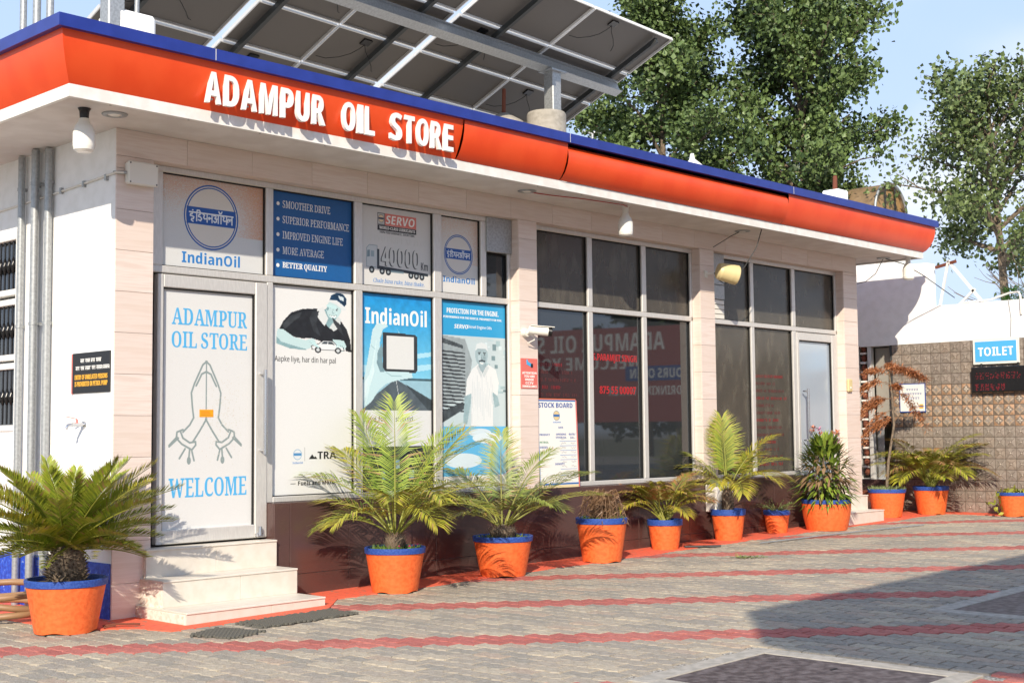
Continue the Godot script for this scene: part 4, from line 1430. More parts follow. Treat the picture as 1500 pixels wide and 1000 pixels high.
func build_posters() -> void:
	var paper := c8(206, 208, 208)
	var ink := c8(26, 84, 164)
	var p: Node3D
	var im: Image
	# emblem over the door
	im = blank(960, 720, paper)
	rusty_corner(im, 3, 1.0)
	logo(im, 460, 300, 258, c8(214, 210, 202), ink, 0.98)
	p = poster("emblem_panel", "large round blue ringed emblem on a pale panel above the poster door", 0.455, 1.405, 2.60, 3.318, print_mat(im))
	T(p, "IndianOil", "sansb", 0.48, 0.875, 0.56, 0.125, M.print_blue)
	# slogans
	im = blank(64, 64, c8(20, 88, 150))
	p = poster("slogan_panel", "deep blue panel with five white bulleted slogans", 1.475, 2.327, 2.60, 3.318, print_mat(im, false))
	var rows := [["SMOOTHER DRIVE", 0.58], ["SUPERIOR PERFORMANCE", 0.82], ["IMPROVED ENGINE LIFE", 0.74], ["MORE AVERAGE", 0.5], ["BETTER QUALITY", 0.54]]
	for i in 5:
		var fy := 0.15 + i * 0.178
		T(p, rows[i][0], "serifb" if i == 4 else "serif", 0.14 + rows[i][1] * 0.5, fy, rows[i][1], 0.085, M.letter_white)
		var st := S()
		lathe(st, [Vector2(0.016, 0), Vector2(0.0, 0.0012)], 16)
		var o := put(st, "bullet", M.letter_white, p)
		o.rotation.x = PI / 2
		o.position = Vector3((0.085 - 0.5) * 0.852, (1.0 - fy) * 0.718, 0.0045)
	# lorry
	im = blank(880, 740, c8(208, 208, 206))
	im.fill_rect(Rect2i(210, 60, 90, 110), c8(60, 64, 70))
	im.fill_rect(Rect2i(216, 66, 78, 98), c8(186, 188, 188))
	logo(im, 255, 112, 36, c8(226, 206, 170), c8(60, 70, 96))
	im.fill_rect(Rect2i(300, 60, 390, 110), c8(214, 122, 112))
	im.fill_rect(Rect2i(210, 172, 480, 48), c8(40, 42, 46))
	var dk := c8(50, 60, 68)
	var md := c8(120, 142, 152)
	# cab
	ipoly(im, V([80, 395, 110, 365, 205, 365, 205, 565, 78, 565]), c8(196, 202, 204))
	iline(im, V([80, 395, 110, 365, 205, 365, 205, 565, 78, 565, 80, 395]), 5, md)
	ipoly(im, V([88, 415, 118, 410, 118, 470, 86, 477]), md)
	ipoly(im, V([130, 415, 170, 415, 170, 470, 130, 470]), c8(150, 168, 176))
	im.fill_rect(Rect2i(205, 395, 26, 150), dk)
	ipoly(im, V([205, 545, 840, 575, 840, 600, 205, 575]), dk)
	im.fill_rect(Rect2i(330, 575, 200, 22), md)
	for x in [140, 265, 340, 620, 690, 760]:
		iell(im, x, 583 + x * 0.035, 32, 32, c8(34, 40, 46))
		iell(im, x, 583 + x * 0.035, 14, 14, c8(150, 160, 166))
	p = poster("lorry_poster", "pale poster of an articulated lorry loaded with big numerals", 2.415, 3.255, 2.60, 3.318, print_mat(im))
	T(p, "SERVO", "sansb", 0.56, 0.155, 0.40, 0.105, M.letter_white, 0.15)
	T(p, "WORLD-CLASS LUBRICANTS", "sansb", 0.515, 0.262, 0.5, 0.036, M.letter_white)
	T(p, "100% PERFORMANCE. EVERYTIME.", "sansb", 0.515, 0.318, 0.5, 0.028, M.print_grey)
	T(p, "SERVO PRIDE XL PLUS", "sansb", 0.52, 0.40, 0.84, 0.07, M.print_faint)
	T(p, "40000", "sansb", 0.55, 0.615, 0.54, 0.24, M.print_grey)
	T(p, "40000", "sansb", 0.565, 0.607, 0.54, 0.24, M.print_faint).position.z += 0.0012
	T(p, "Km", "sansb", 0.90, 0.69, 0.1, 0.1, M.print_grey)
	T(p, "Chale bina ruke, bina thake.", "serif", 0.54, 0.925, 0.72, 0.062, M.print_blue, 0.2)
	# small emblem
	im = blank(520, 730, c8(210, 210, 208))
	rusty_corner(im, 8, 0.35)
	logo(im, 255, 350, 190, c8(212, 210, 206), ink)
	p = poster("emblem_panel", "small round blue emblem on a narrow pale panel next to the grey metal plate", 3.352, 3.862, 2.60, 3.318, print_mat(im))
	T(p, "IndianOil", "sansb", 0.5, 0.81, 0.8, 0.08, M.print_blue)
	# door sheet with folded hands
	im = blank(840, 1830, c8(214, 215, 214))
	var g := c8(136, 150, 150)
	for sgn in [-1.0, 1.0]:
		var hx: Array = []
		for q in [[0, 690, -36, 720, -110, 880, -138, 960, -128, 1080, -116, 1170, -150, 1230, -210, 1290], [-8, 780, -46, 800, -70, 850, -96, 900], [0, 1180, -60, 1280, -120, 1370], [-210, 1270, -262, 1290, -268, 1340, -220, 1390, -130, 1440, -96, 1400, -98, 1372, -150, 1380, -210, 1340, -230, 1290], [-262, 1330, -330, 1400], [-250, 1340, -330, 1410], [-190, 1430, -240, 1510], [-130, 1450, -110, 1530], [-150, 1440, -158, 1530]]:
			iline(im, V(q, sgn, 0.911, 404 + 4 * sgn, -79.6), 15, g)
		iell(im, 404 + sgn * 152, 1314, 18, 30, g)
	iline(im, V([404, 549, 404, 996]), 11, g)
	var rd := RandomNumberGenerator.new()
	rd.seed = 4
	for k in 260:   # hand grime beside the handle
		var c := c8(196 + rd.randi() % 12, 192 + rd.randi() % 10, 182)
		iell(im, 560 + rd.randfn(0, 90), 980 + rd.randfn(0, 170), 3, 3, c)
	p = poster("door_print", "white door sheet with greeting letters and a drawing of folded hands", 0.462, 1.297, 0.605, 2.435, print_mat(im), -0.136, "door print")
	T(p, "ADAMPUR", "serifb", 0.52, 0.115, 0.82, 0.07, M.print_sky)
	T(p, "OIL STORE", "serifb", 0.52, 0.212, 0.82, 0.068, M.print_sky)
	T(p, "WELCOME", "serifb", 0.51, 0.83, 0.84, 0.08, M.print_sky)
	var stk := thing("sticker", "small orange sticker on the folded hands of the door sheet", "sticker", Vector3(0.865, 1.455, -0.131))
	var st2 := S()
	box(st2, Vector3(-0.062, 0, 0), Vector3(0.062, 0.057, 0.0015))
	put(st2, "sheet", M.print_orange, stk)
	st2 = S()
	for k in 3:
		box(st2, Vector3(-0.05, 0.012 + k * 0.014, 0.0015), Vector3(0.05 - k * 0.012, 0.0145 + k * 0.014, 0.002))
	put(st2, "print", M.rust, stk)
	# man with the toy car
	im = blank(860, 1740, c8(222, 223, 222))
	var sk := c8(188, 214, 216)
	var skd := c8(132, 166, 172)
	var blk := c8(34, 36, 40)
	ipoly(im, V([90, 480, 130, 390, 210, 290, 330, 240, 480, 225, 560, 230, 640, 270, 730, 340, 800, 440, 838, 560, 852, 700, 790, 690, 770, 580, 700, 610, 520, 590, 420, 560, 330, 570, 250, 560, 120, 520]), blk)
	ipoly(im, V([70, 480, 130, 480, 240, 560, 360, 590, 440, 560, 470, 600, 440, 660, 370, 690, 250, 660, 110, 620, 60, 560]), sk)
	ipoly(im, V([60, 560, 110, 620, 250, 660, 370, 690, 360, 700, 200, 690, 60, 640]), skd)
	ipoly(im, V([545, 240, 600, 200, 690, 300, 680, 400, 620, 450, 560, 380]), skd)      # neck
	ipoly(im, V([480, 230, 545, 205, 600, 330, 560, 420, 490, 330]), c8(214, 218, 218))   # collar
	ipoly(im, V([700, 300, 742, 330, 720, 430, 660, 470, 610, 430]), c8(206, 212, 212))
	iell(im, 662, 214, 80, 112, sk, 0.22)   # face
	iell(im, 594, 214, 13, 24, skd, 0.2)
	ipoly(im, V([612, 120, 632, 60, 690, 26, 760, 34, 800, 90, 795, 150, 770, 190, 740, 150, 680, 120]), c8(24, 56, 84))   # cap
	ipoly(im, V([612, 112, 690, 110, 770, 170, 790, 215, 760, 225, 690, 165, 610, 135]), c8(214, 220, 222))
	ipoly(im, V([705, 55, 765, 70, 770, 120, 720, 100]), c8(200, 214, 222))
	iline(im, V([612, 190, 640, 182]), 7, blk)
	iline(im, V([672, 206, 705, 212]), 7, blk)
	iell(im, 628, 203, 9, 5, blk)
	iell(im, 690, 226, 9, 5, blk)
	iline(im, V([655, 215, 640, 262, 662, 266]), 5, skd)
	ipoly(im, V([618, 288, 650, 296, 690, 286, 672, 314, 640, 312]), c8(240, 242, 242))
	iline(im, V([612, 284, 650, 297, 698, 282]), 4, c8(80, 110, 118))
	ipoly(im, V([650, 560, 770, 570, 800, 640, 760, 700, 690, 690, 640, 640]), sk)
	ipoly(im, V([420, 650, 500, 620, 540, 585, 640, 580, 690, 625, 760, 640, 772, 690, 430, 690]), c8(226, 230, 230))   # toy car
	iline(im, V([420, 650, 500, 620, 540, 585, 640, 580, 690, 625, 760, 640, 772, 690, 430, 690, 420, 650]), 6, blk)
	ipoly(im, V([520, 622, 552, 594, 590, 592, 588, 622]), c8(70, 80, 86))
	ipoly(im, V([602, 622, 602, 592, 636, 592, 668, 624]), c8(70, 80, 86))
	for x in [490, 705]:
		iell(im, x, 690, 34, 34, blk)
		iell(im, x, 690, 20, 20, c8(200, 206, 208))
	ipoly(im, V([120, 430, 200, 330, 320, 275, 300, 330, 200, 420, 140, 490]), c8(58, 62, 66))
	ipoly(im, V([640, 310, 720, 380, 770, 520, 720, 470, 660, 380]), c8(60, 64, 68))
	ipoly(im, V([430, 260, 500, 250, 470, 400, 520, 540, 440, 480, 400, 340]), c8(50, 54, 58))
	for k in 4:
		iline(im, V([400 + k * 16, 590 + k * 14, 455 + k * 14, 612 + k * 16]), 16, c8(188, 220, 222))
		iline(im, V([400 + k * 16, 600 + k * 14, 450 + k * 14, 620 + k * 16]), 3, skd)
		iline(im, V([700 + k * 22, 600, 690 + k * 22, 650]), 15, c8(188, 220, 222))
	iell(im, 690, 262, 18, 10, c8(190, 222, 224))
	iell(im, 640, 190, 60, 20, c8(190, 222, 224), 0.2)
	var part_im := im.get_region(Rect2i(0, 0, 860, 740))
	photo(part_im, 5, 0.5)
	part_im.resize(860, 555, Image.INTERPOLATE_BILINEAR)
	im.fill_rect(Rect2i(0, 0, 860, 760), c8(222, 223, 222))
	im.blit_rect(part_im, Rect2i(0, 0, 860, 555), Vector2i(0, 12))
	logo(im, 278, 1408, 44, c8(216, 220, 222), c8(80, 140, 190))
	iline(im, V([352, 1350, 352, 1462]), 3, c8(120, 124, 126))
	ipoly(im, V([395, 1448, 430, 1408, 462, 1448]), c8(40, 40, 42))
	ipoly(im, V([440, 1448, 462, 1424, 484, 1448]), c8(40, 40, 42))
	p = poster("toy_car_poster", "white poster of a smiling man in cap and dark shirt holding a toy car", 1.475, 2.327, 0.82, 2.545, print_mat(im))
	T(p, "Aapke liye, har din har pal", "sans", 0.42, 0.358, 0.74, 0.036, M.print_black)
	T(p, "IndianOil", "sans", 0.325, 0.848, 0.12, 0.01, M.print_blue)
	T(p, "TRA", "sansb", 0.68, 0.815, 0.23, 0.036, M.print_black)
	T(p, "Fuels and More", "sansb", 0.55, 0.945, 0.44, 0.022, M.print_black)
	T(p, "—", "sansb", 0.27, 0.947, 0.06, 0.003, M.print_grey)
	T(p, "—", "sansb", 0.83, 0.945, 0.06, 0.003, M.print_grey)
	# hand with a telephone over a road
	im = blank(840, 1740, c8(40, 158, 214))
	for y in 760:
		var k := y / 760.0
		im.fill_rect(Rect2i(0, y, 840, 1), c8(24, 142, 210).lerp(c8(128, 200, 228), k))
	for q in [[0, 640, 300, 660, 840, 610, 840, 660, 400, 720, 0, 700], [420, 300, 560, 480, 600, 560, 520, 470], [500, 540, 840, 500, 840, 540, 560, 580]]:
		ipoly(im, V(q), c8(168, 216, 234))
	im.fill_rect(Rect2i(0, 745, 840, 20), c8(70, 100, 112))
	iell(im, 300, 742, 60, 24, c8(58, 80, 90))
	iell(im, 440, 748, 90, 16, c8(62, 84, 94))
	im.fill_rect(Rect2i(0, 765, 840, 270), c8(150, 190, 206))
	ipoly(im, V([390, 765, 430, 765, 840, 960, 840, 1035, 0, 1035, 0, 1010]), c8(84, 96, 104))
	ipoly(im, V([520, 800, 840, 940, 840, 1035, 800, 1035]), c8(60, 70, 76))
	iline(im, V([412, 770, 470, 1030]), 6, c8(206, 212, 214))
	# hand
	ipoly(im, V([0, 900, 60, 700, 110, 480, 140, 330, 190, 270, 290, 255, 320, 290, 260, 320, 230, 400, 220, 520, 250, 600, 300, 690, 380, 690, 520, 680, 600, 700, 610, 740, 420, 770, 300, 800, 210, 860, 130, 960, 40, 1020, 0, 1020]), c8(192, 220, 226))
	ipoly(im, V([200, 520, 250, 440, 262, 520, 250, 600, 300, 690, 230, 700, 190, 620]), c8(120, 150, 160))
	ipoly(im, V([0, 900, 40, 800, 130, 690, 150, 560, 160, 700, 110, 830, 40, 960, 0, 990]), c8(212, 232, 236))
	iline(im, V([230, 400, 250, 360, 300, 350]), 8, c8(140, 176, 186))
	ipoly(im, V([262, 345, 640, 350, 668, 375, 668, 670, 640, 695, 285, 688, 262, 660]), c8(52, 56, 60))
	im.fill_rect(Rect2i(304, 372, 320, 296), c8(216, 218, 217))
	for k in 5:
		iline(im, V([60 + k * 10, 980 - k * 60, 100 + k * 14, 860 - k * 66, 120 + k * 16, 700 - k * 70]), 10, c8(206, 230, 234))
	iline(im, V([300, 700, 360, 730, 470, 728]), 7, c8(150, 184, 192))
	iline(im, V([130, 470, 170, 500, 205, 500]), 6, c8(150, 184, 192))
	var ph := im.get_region(Rect2i(0, 0, 840, 1035))
	photo(ph, 9, 0.35)
	im.blit_rect(ph, Rect2i(0, 0, 840, 1035), Vector2i(0, 0))
	im.fill_rect(Rect2i(304, 372, 320, 296), c8(216, 218, 217))
	im.fill_rect(Rect2i(0, 1035, 840, 320), c8(214, 216, 216))
	im.fill_rect(Rect2i(0, 1355, 840, 385), c8(44, 50, 54))
	for k in 4:
		im.fill_rect(Rect2i(50 + k * 170, 1470 + (k % 2) * 100, 60, 80), c8(150, 182, 196))
	p = poster("telephone_poster", "bright blue poster of a hand holding a telephone above an open road", 2.415, 3.255, 0.82, 2.545, print_mat(im))
	T(p, "IndianOil", "sansb", 0.5, 0.115, 0.86, 0.085, M.letter_white)
	T(p, "Love for", "sans", 0.2, 0.638, 0.3, 0.026, M.print_black)
	T(p, "should", "sans", 0.6, 0.638, 0.24, 0.026, M.print_black)
	# man in a white shirt by a lorry grille
	im = blank(880, 1740, c8(190, 206, 210))
	im.fill_rect(Rect2i(0, 0, 880, 330), c8(44, 156, 208))
	ipoly(im, V([0, 330, 330, 360, 420, 560, 360, 900, 0, 1000]), c8(150, 162, 166))
	for k in 17:
		var y := 470 + k * 34
		ipoly(im, V([0, y, 330, y + 20, 330, y + 32, 0, y + 18]), c8(56, 62, 66))
	ipoly(im, V([0, 350, 300, 420, 300, 450, 0, 400]), c8(70, 78, 82))
	ipoly(im, V([0, 1050, 300, 950, 330, 1010, 0, 1160]), c8(66, 74, 78))
	for k in 26:
		var x := 560 + rd.randi() % 310
		var y := 340 + rd.randi() % 520
		im.fill_rect(Rect2i(x, y, 20 + rd.randi() % 60, 8 + rd.randi() % 60), [c8(160, 186, 192), c8(206, 222, 226), c8(120, 146, 152), c8(180, 204, 210)][k % 4])
	ipoly(im, V([330, 900, 350, 740, 420, 640, 500, 590, 560, 640, 640, 590, 740, 640, 780, 760, 760, 900, 690, 860, 700, 1180, 400, 1180, 410, 880]), c8(222, 226, 226))
	ipoly(im, V([300, 1150, 320, 900, 410, 870, 400, 960, 350, 1160]), c8(150, 176, 182))
	ipoly(im, V([690, 850, 760, 890, 790, 980, 720, 1000]), c8(150, 176, 182))
	iline(im, V([420, 900, 410, 1150]), 4, c8(190, 198, 200))
	ipoly(im, V([512, 560, 506, 610, 560, 680, 606, 610, 604, 540]), c8(150, 170, 176))
	iell(im, 548, 500, 84, 108, c8(160, 182, 188))
	ipoly(im, V([462, 470, 480, 400, 550, 380, 620, 400, 636, 470, 600, 440, 500, 440]), c8(212, 220, 222))
	iline(im, V([505, 480, 535, 478]), 8, c8(50, 56, 60))
	iline(im, V([570, 478, 602, 482]), 8, c8(50, 56, 60))
	iell(im, 520, 494, 10, 6, c8(40, 44, 48))
	iell(im, 586, 496, 10, 6, c8(40, 44, 48))
	iline(im, V([552, 500, 545, 535, 560, 538]), 5, c8(110, 130, 136))
	ipoly(im, V([510, 556, 552, 546, 598, 558, 590, 568, 552, 560, 518, 568]), c8(44, 48, 52))
	ipoly(im, V([522, 572, 582, 574, 566, 590, 538, 588]), c8(230, 234, 234))
	for k in 14:
		iline(im, V([430 + k * 20, 700 + (k % 3) * 60, 420 + k * 22, 1000 + (k % 4) * 40]), 5, c8(204, 212, 214))
	ipoly(im, V([505, 600, 555, 690, 540, 720, 480, 620]), c8(198, 206, 208))
	ipoly(im, V([615, 600, 560, 690, 580, 720, 650, 620]), c8(200, 208, 210))
	iell(im, 520, 530, 22, 26, c8(178, 198, 204))
	iell(im, 585, 532, 20, 26, c8(146, 168, 174))
	var sp := im.get_region(Rect2i(0, 330, 880, 850))
	photo(sp, 13, 0.6)
	im.blit_rect(sp, Rect2i(0, 0, 880, 850), Vector2i(0, 330))
	im.fill_rect(Rect2i(0, 1180, 880, 560), c8(96, 178, 222))
	iell(im, 520, 1240, 150, 40, c8(206, 222, 230))
	iell(im, 620, 1290, 200, 50, c8(214, 228, 234))
	iell(im, 300, 1500, 240, 70, c8(206, 222, 230))
	im.fill_rect(Rect2i(0, 1640, 880, 100), c8(226, 226, 222))
	p = poster("white_shirt_poster", "blue topped poster of a moustached man in a white shirt by a lorry grille", 3.352, 4.225, 0.82, 2.545, print_mat(im))
	T(p, "PROTECTION FOR THE ENGINE.", "sansb", 0.5, 0.058, 0.78, 0.028, M.letter_white)
	T(p, "PERFORMANCE FOR THE VEHICLE. PROSPERITY FOR YOU.", "sansb", 0.5, 0.092, 0.88, 0.012, M.letter_white)
	T(p, "SERVO", "sansb", 0.32, 0.14, 0.2, 0.022, M.letter_white, 0.15)
	T(p, "Diesel Engine Oils", "sans", 0.6, 0.14, 0.36, 0.022, M.letter_white)
	# red hand lettering on the clear panes
	p = thing("window_lettering", "red name and telephone number lettered on the middle pane of the stock board window", "lettering", Vector3(5.9, 1.72, -0.146))
	txt(p, "S.PARAMJIT SINGH", "sansb", -0.02, 0.36, 0.72, 0.09, 0.0, M.print_red)
	txt(p, "875 55 00007", "sansb", 0.02, 0.03, 0.6, 0.08, 0.0, M.print_red)
	scrawl("window_lettering", "rows of small faded red lettering on the pane above the stock board", 4.60, 5.38, 2.02, 9, 0.075, 31)
	scrawl("window_lettering", "rows of small faded red lettering on the dusty pane beside the second door", 8.5, 9.2, 2.0, 14, 0.088, 37)
	# the leaning stock board
	im = blank(560, 860, c8(232, 231, 224))
	im.fill_rect(Rect2i(0, 0, 560, 10), c8(222, 96, 40))
	im.fill_rect(Rect2i(0, 12, 560, 14), c8(40, 104, 176))
	im.fill_rect(Rect2i(0, 816, 560, 16), c8(40, 104, 176))
	im.fill_rect(Rect2i(0, 834, 560, 26), c8(224, 206, 160))
	im.fill_rect(Rect2i(0, 10, 8, 806), c8(40, 90, 160))
	logo(im, 270, 165, 48, c8(226, 196, 140), c8(60, 110, 170))
	for y in [410, 455, 500, 545, 590, 680, 740]:
		im.fill_rect(Rect2i(300, y, 240, 4), c8(60, 110, 180))
	for k in 7:
		for q in 2:
			var x := 320 + q * 140
			var pts := []
			for s in 9:
				pts.append(Vector2(x + s * 9, 398 + k * 45 - rd.randf() * 22))
			iline(im, pts, 3, c8(130, 134, 140))
	p = poster("stock_board", "white stock board with blue headings leaning against the window beside the pillar", 4.545, 5.115, 0.772, 1.645, print_mat(im), -0.008, "board")
	p.rotation.x = -0.04
	var st := S()
	box(st, Vector3(0.279, 0.0, -0.012), Vector3(0.297, 0.86, 0.004))
	put(st, "edge_strip", M.print_red_faded, p)
	st = S()
	box(st, Vector3(-0.279, 0.0, -0.014), Vector3(0.279, 0.875, -0.001))
	put(st, "backing", M.wood, p)
	T(p, "STOCK BOARD", "sansb", 0.47, 0.075, 0.88, 0.055, M.print_navy)
	T(p, "IndianOil", "sansb", 0.48, 0.265, 0.2, 0.016, M.print_blue)
	T(p, "DATE", "sansb", 0.58, 0.325, 0.12, 0.02, M.print_navy)
	T(p, "PRODUCT", "sansb", 0.16, 0.405, 0.26, 0.022, M.print_navy)
	T(p, "OPENING", "sansb", 0.58, 0.402, 0.26, 0.022, M.print_navy)
	T(p, "STOCK/Ltr.", "sansb", 0.58, 0.437, 0.28, 0.022, M.print_navy)
	T(p, "RATE/", "sansb", 0.87, 0.402, 0.17, 0.022, M.print_navy)
	T(p, "Ltr.", "sansb", 0.87, 0.437, 0.1, 0.022, M.print_navy)
	T(p, "PETROL", "sansb", 0.14, 0.49, 0.22, 0.022, mat("print_green", c8(50, 130, 90), 0.5))
	T(p, "DIESEL", "sansb", 0.13, 0.545, 0.2, 0.022, M.print_navy)
	T(p, "DENSITY", "sansb", 0.52, 0.735, 0.24, 0.022, M.print_navy)

func scrawl(called: String, label: String, x0: float, x1: float, ytop: float, n: int, pitch: float, sd: int) -> void:
	var r := RandomNumberGenerator.new()
	r.seed = sd
	var p := thing(called, label, "lettering", Vector3(x0, ytop - n * pitch, -0.1465))
	for k in n:
		var st := S()
		var x := 0.0
		var end := (x1 - x0) * r.randf_range(0.45, 1.0)
		var y := (n - k) * pitch - 0.05
		while x < end:
			var w := r.randf_range(0.012, 0.024)
			var h := 0.034
			box(st, Vector3(x, y, 0), Vector3(x + 0.006, y + h, 0.001))
			if r.randf() < 0.7:
				var yy = y + h * [0.0, 0.45, 0.85][r.randi() % 3]
				box(st, Vector3(x + 0.006, yy, 0), Vector3(x + w, yy + 0.006, 0.001))
			if r.randf() < 0.5:
				box(st, Vector3(x + w - 0.006, y, 0.0002), Vector3(x + w, y + h, 0.0012))
			x += w + 0.009
			if r.randf() < 0.16:
				x += 0.03
		put(st, "lettering_row", M.window_red if k % 3 < 1 else M.window_red_faded, p)


# ------------------------------------------------------------------ fixtures on the shop
func bulb(label: String, x: float, z: float, k := 1.0) -> void:
	var t := thing("lamp_bulb", label, "light bulb", Vector3(x, 3.563, z), 0.0, "large bulbs hanging under the eaves")
	var st := S()
	lathe(st, [Vector2(0.0, -0.075), Vector2(0.03, -0.075), Vector2(0.034, -0.02), Vector2(0.045, 0.0)], 16)
	put(st, "holder", M.black_plastic if k > 0.95 else M.plastic_white, t)
	st = S()
	lathe(st, [Vector2(0.0, -0.31), Vector2(0.05, -0.305), Vector2(0.068, -0.29), Vector2(0.074, -0.265), Vector2(0.075, -0.185)], 24)
	put(st, "globe", M.bulb_glass, t)
	st = S()
	lathe(st, [Vector2(0.075, -0.185), Vector2(0.074, -0.165), Vector2(0.062, -0.13), Vector2(0.04, -0.095), Vector2(0.032, -0.07)], 24)
	put(st, "neck", M.plastic_white, t)

func build_fixtures() -> void:
	bulb("large white bulb under the eaves corner, beside the steel conduits", -0.45, 0.36)
	bulb("large white bulb under the eaves, above the stock board window", 5.35, 0.45, 0.9)
	bulb("large white bulb under the far end of the eaves, by the toilet block", 11.08, 0.56, 0.9)
	for q in [[-0.22, 0.36, "recessed eaves light beside the corner bulb"], [4.03, 0.34, "recessed eaves light in front of the tiled pillar with the camera"], [7.6, 0.33, "recessed eaves light above the loudspeaker"], [10.95, 0.28, "recessed eaves light beside the far bulb"]]:
		var t := thing("recessed_light", q[2], "ceiling light", Vector3(q[0], 3.563, q[1]), 0.0, "recessed lights in the eaves")
		var st := S()
		lathe(st, [Vector2(0.05, -0.004), Vector2(0.06, -0.012), Vector2(0.085, -0.008), Vector2(0.09, 0.0)], 24)
		put(st, "rim", M.galvanised, t)
		st = S()
		lathe(st, [Vector2(0.0, -0.014), Vector2(0.03, -0.012), Vector2(0.05, -0.003)], 20)
		put(st, "lens", M.bulb_glass, t)
	# loose wires under the eaves
	var w := thing("eaves_wire", "loose wire looping from the eaves to the loudspeaker", "wire", Vector3(7.65, 3.56, 0.55))
	var st := S()
	tube(st, [Vector3(0, 0, 0), Vector3(-0.06, -0.2, -0.03), Vector3(-0.13, -0.42, -0.15), Vector3(-0.18, -0.56, -0.3), Vector3(-0.22, -0.60, -0.36), Vector3(-0.26, -0.56, -0.4), Vector3(-0.3, -0.47, -0.44)], 0.006, 0.006, 6)
	put(st, "wire", M.dark_steel, w)
	w = thing("eaves_wire", "short wire from the recessed light down to the tiled pillar", "wire", Vector3(7.6, 3.56, 0.30))
	st = S()
	tube(st, [Vector3(0, 0, 0), Vector3(-0.05, -0.05, -0.1), Vector3(-0.12, -0.16, -0.29)], 0.005, 0.005, 6)
	put(st, "wire", M.dark_steel, w)
	w = thing("eaves_wire", "wire sagging from the far recessed light to the shop corner and toilet wall", "wire", Vector3(10.95, 3.56, 0.28))
	st = S()
	tube(st, [Vector3(0, 0, 0), Vector3(-0.04, -0.2, -0.1), Vector3(-0.12, -0.3, -0.2), Vector3(-0.21, -0.33, -0.28)], 0.005, 0.005, 6)
	tube(st, [Vector3(0, 0, 0), Vector3(0.15, -0.08, 0.2), Vector3(0.6, -0.2, 0.25), Vector3(1.3, -0.46, 0.35)], 0.006, 0.006, 6)
	put(st, "wire", M.dark_steel, w)
	w = thing("eaves_wire", "thin red wire lying along the soffit by the camera pillar", "wire", Vector3(4.1, 3.56, 0.34))
	st = S()
	tube(st, [Vector3(0, -0.004, 0), Vector3(0.2, -0.012, 0.06), Vector3(0.6, -0.006, 0.12), Vector3(1.1, -0.012, 0.2), Vector3(1.3, -0.006, 0.12)], 0.005, 0.005, 5)
	put(st, "wire", M.print_red, w)
	# junction box and side wall cable
	var j := thing("junction_box", "white plastic junction box on the corner pillar", "junction box", Vector3(0.185, 3.155, 0.0))
	st = S()
	box(st, Vector3(-0.12, 0, 0), Vector3(0.12, 0.165, 0.05), 0.012)
	put(st, "base", M.plastic_white, j)
	st = S()
	box(st, Vector3(-0.125, -0.004, 0.05), Vector3(0.125, 0.169, 0.068), 0.01)
	var lid := put(st, "lid", M.plastic_white, j)
	for q in [[-0.108, 0.012], [0.108, 0.012], [-0.108, 0.153], [0.108, 0.153]]:
		st = S()
		tube(st, [Vector3(q[0], q[1], 0.067), Vector3(q[0], q[1], 0.0705)], 0.006, 0.006, 8)
		put(st, "screw", M.dark_steel, lid)
	var cb := thing("wall_cable", "cream cable clipped along the white side wall to the junction box", "cable", Vector3(0, 3.2, 0))
	st = S()
	tube(st, [Vector3(0.06, 0.035, 0.028), Vector3(-0.012, 0.03, 0.02), Vector3(-0.014, 0.025, -0.1), Vector3(-0.012, 0.0, -0.8), Vector3(-0.012, -0.04, -2.5), Vector3(-0.012, -0.06, -5)], 0.009, 0.009, 6)
	put(st, "cable", M.plastic_white, cb)
	st = S()
	for z in [-0.12, -0.45, -0.8, -1.2]:
		box(st, Vector3(-0.024, -0.01 - absf(z) * 0.01, z - 0.012), Vector3(0.0, 0.035 - absf(z) * 0.01, z + 0.012))
	put(st, "clip", M.galvanised, cb)
	st = S()
	tube(st, [Vector3(-0.014, 0.033, -0.02), Vector3(0.065, 0.036, 0.034)], 0.013, 0.013, 8)
	put(st, "gland", M.galvanised, cb)
	# conduits on the side wall
	for q in [[-1.40, 0.032, 0.028, "single steel conduit next to the grilled window of the side wall"], [-1.17, 0.03, 0.026, "slim steel conduit behind another, midway along the side wall row"], [-1.08, 0.075, 0.032, "thicker steel conduit standing proud of the others on the side wall"], [-0.95, 0.03, 0.03, "steel conduit of the side wall row next to the black notice"]]:
		var c := thing("conduit", q[3], "pipe", Vector3(-q[1] - 0.012, -0.01, q[0]), 0.0, "steel conduits on the side wall")
		st = S()
		tube(st, [Vector3(0, 0, 0), Vector3(0, 3.563, 0)], q[2], q[2], 14)
		put(st, "pipe", M.galvanised, c)
		st = S()
		tube(st, [Vector3(-0.01, 3.96, 0), Vector3(-0.01, 4.95, 0)], q[2], q[2], 14)
		put(st, "upper_pipe", M.galvanised, c)
		for y in [0.9, 2.2, 3.3]:
			st = S()
			lathe(st, [Vector2(q[2] + 0.004, y - 0.012), Vector2(q[2] + 0.004, y + 0.012)], 14)
			box(st, Vector3(0, y - 0.012, -0.012), Vector3(q[1] + 0.012, y + 0.012, 0.012))
			put(st, "saddle", M.galvanised, c)
	# notice and tap on the side wall
	var n := thing("entry_notice", "black notice with white and yellow lettering on the white side wall", "notice", Vector3(0.0, 1.635, -0.31), -PI / 2)
	st = S()
	box(st, Vector3(-0.28, 0, 0.002), Vector3(0.27, 0.30, 0.012), 0.002)
	put(st, "plate", M.print_black, n)
	st = S()
	box(st, Vector3(-0.295, -0.004, 0.0), Vector3(-0.28, 0.296, 0.013))
	put(st, "edge", M.print_red_faded, n)
	txt(n, "ENTRY OF UNRELATED PERSONS", "sansb", 0.0, 0.118, 0.48, 0.036, 0.012, M.print_yellow)
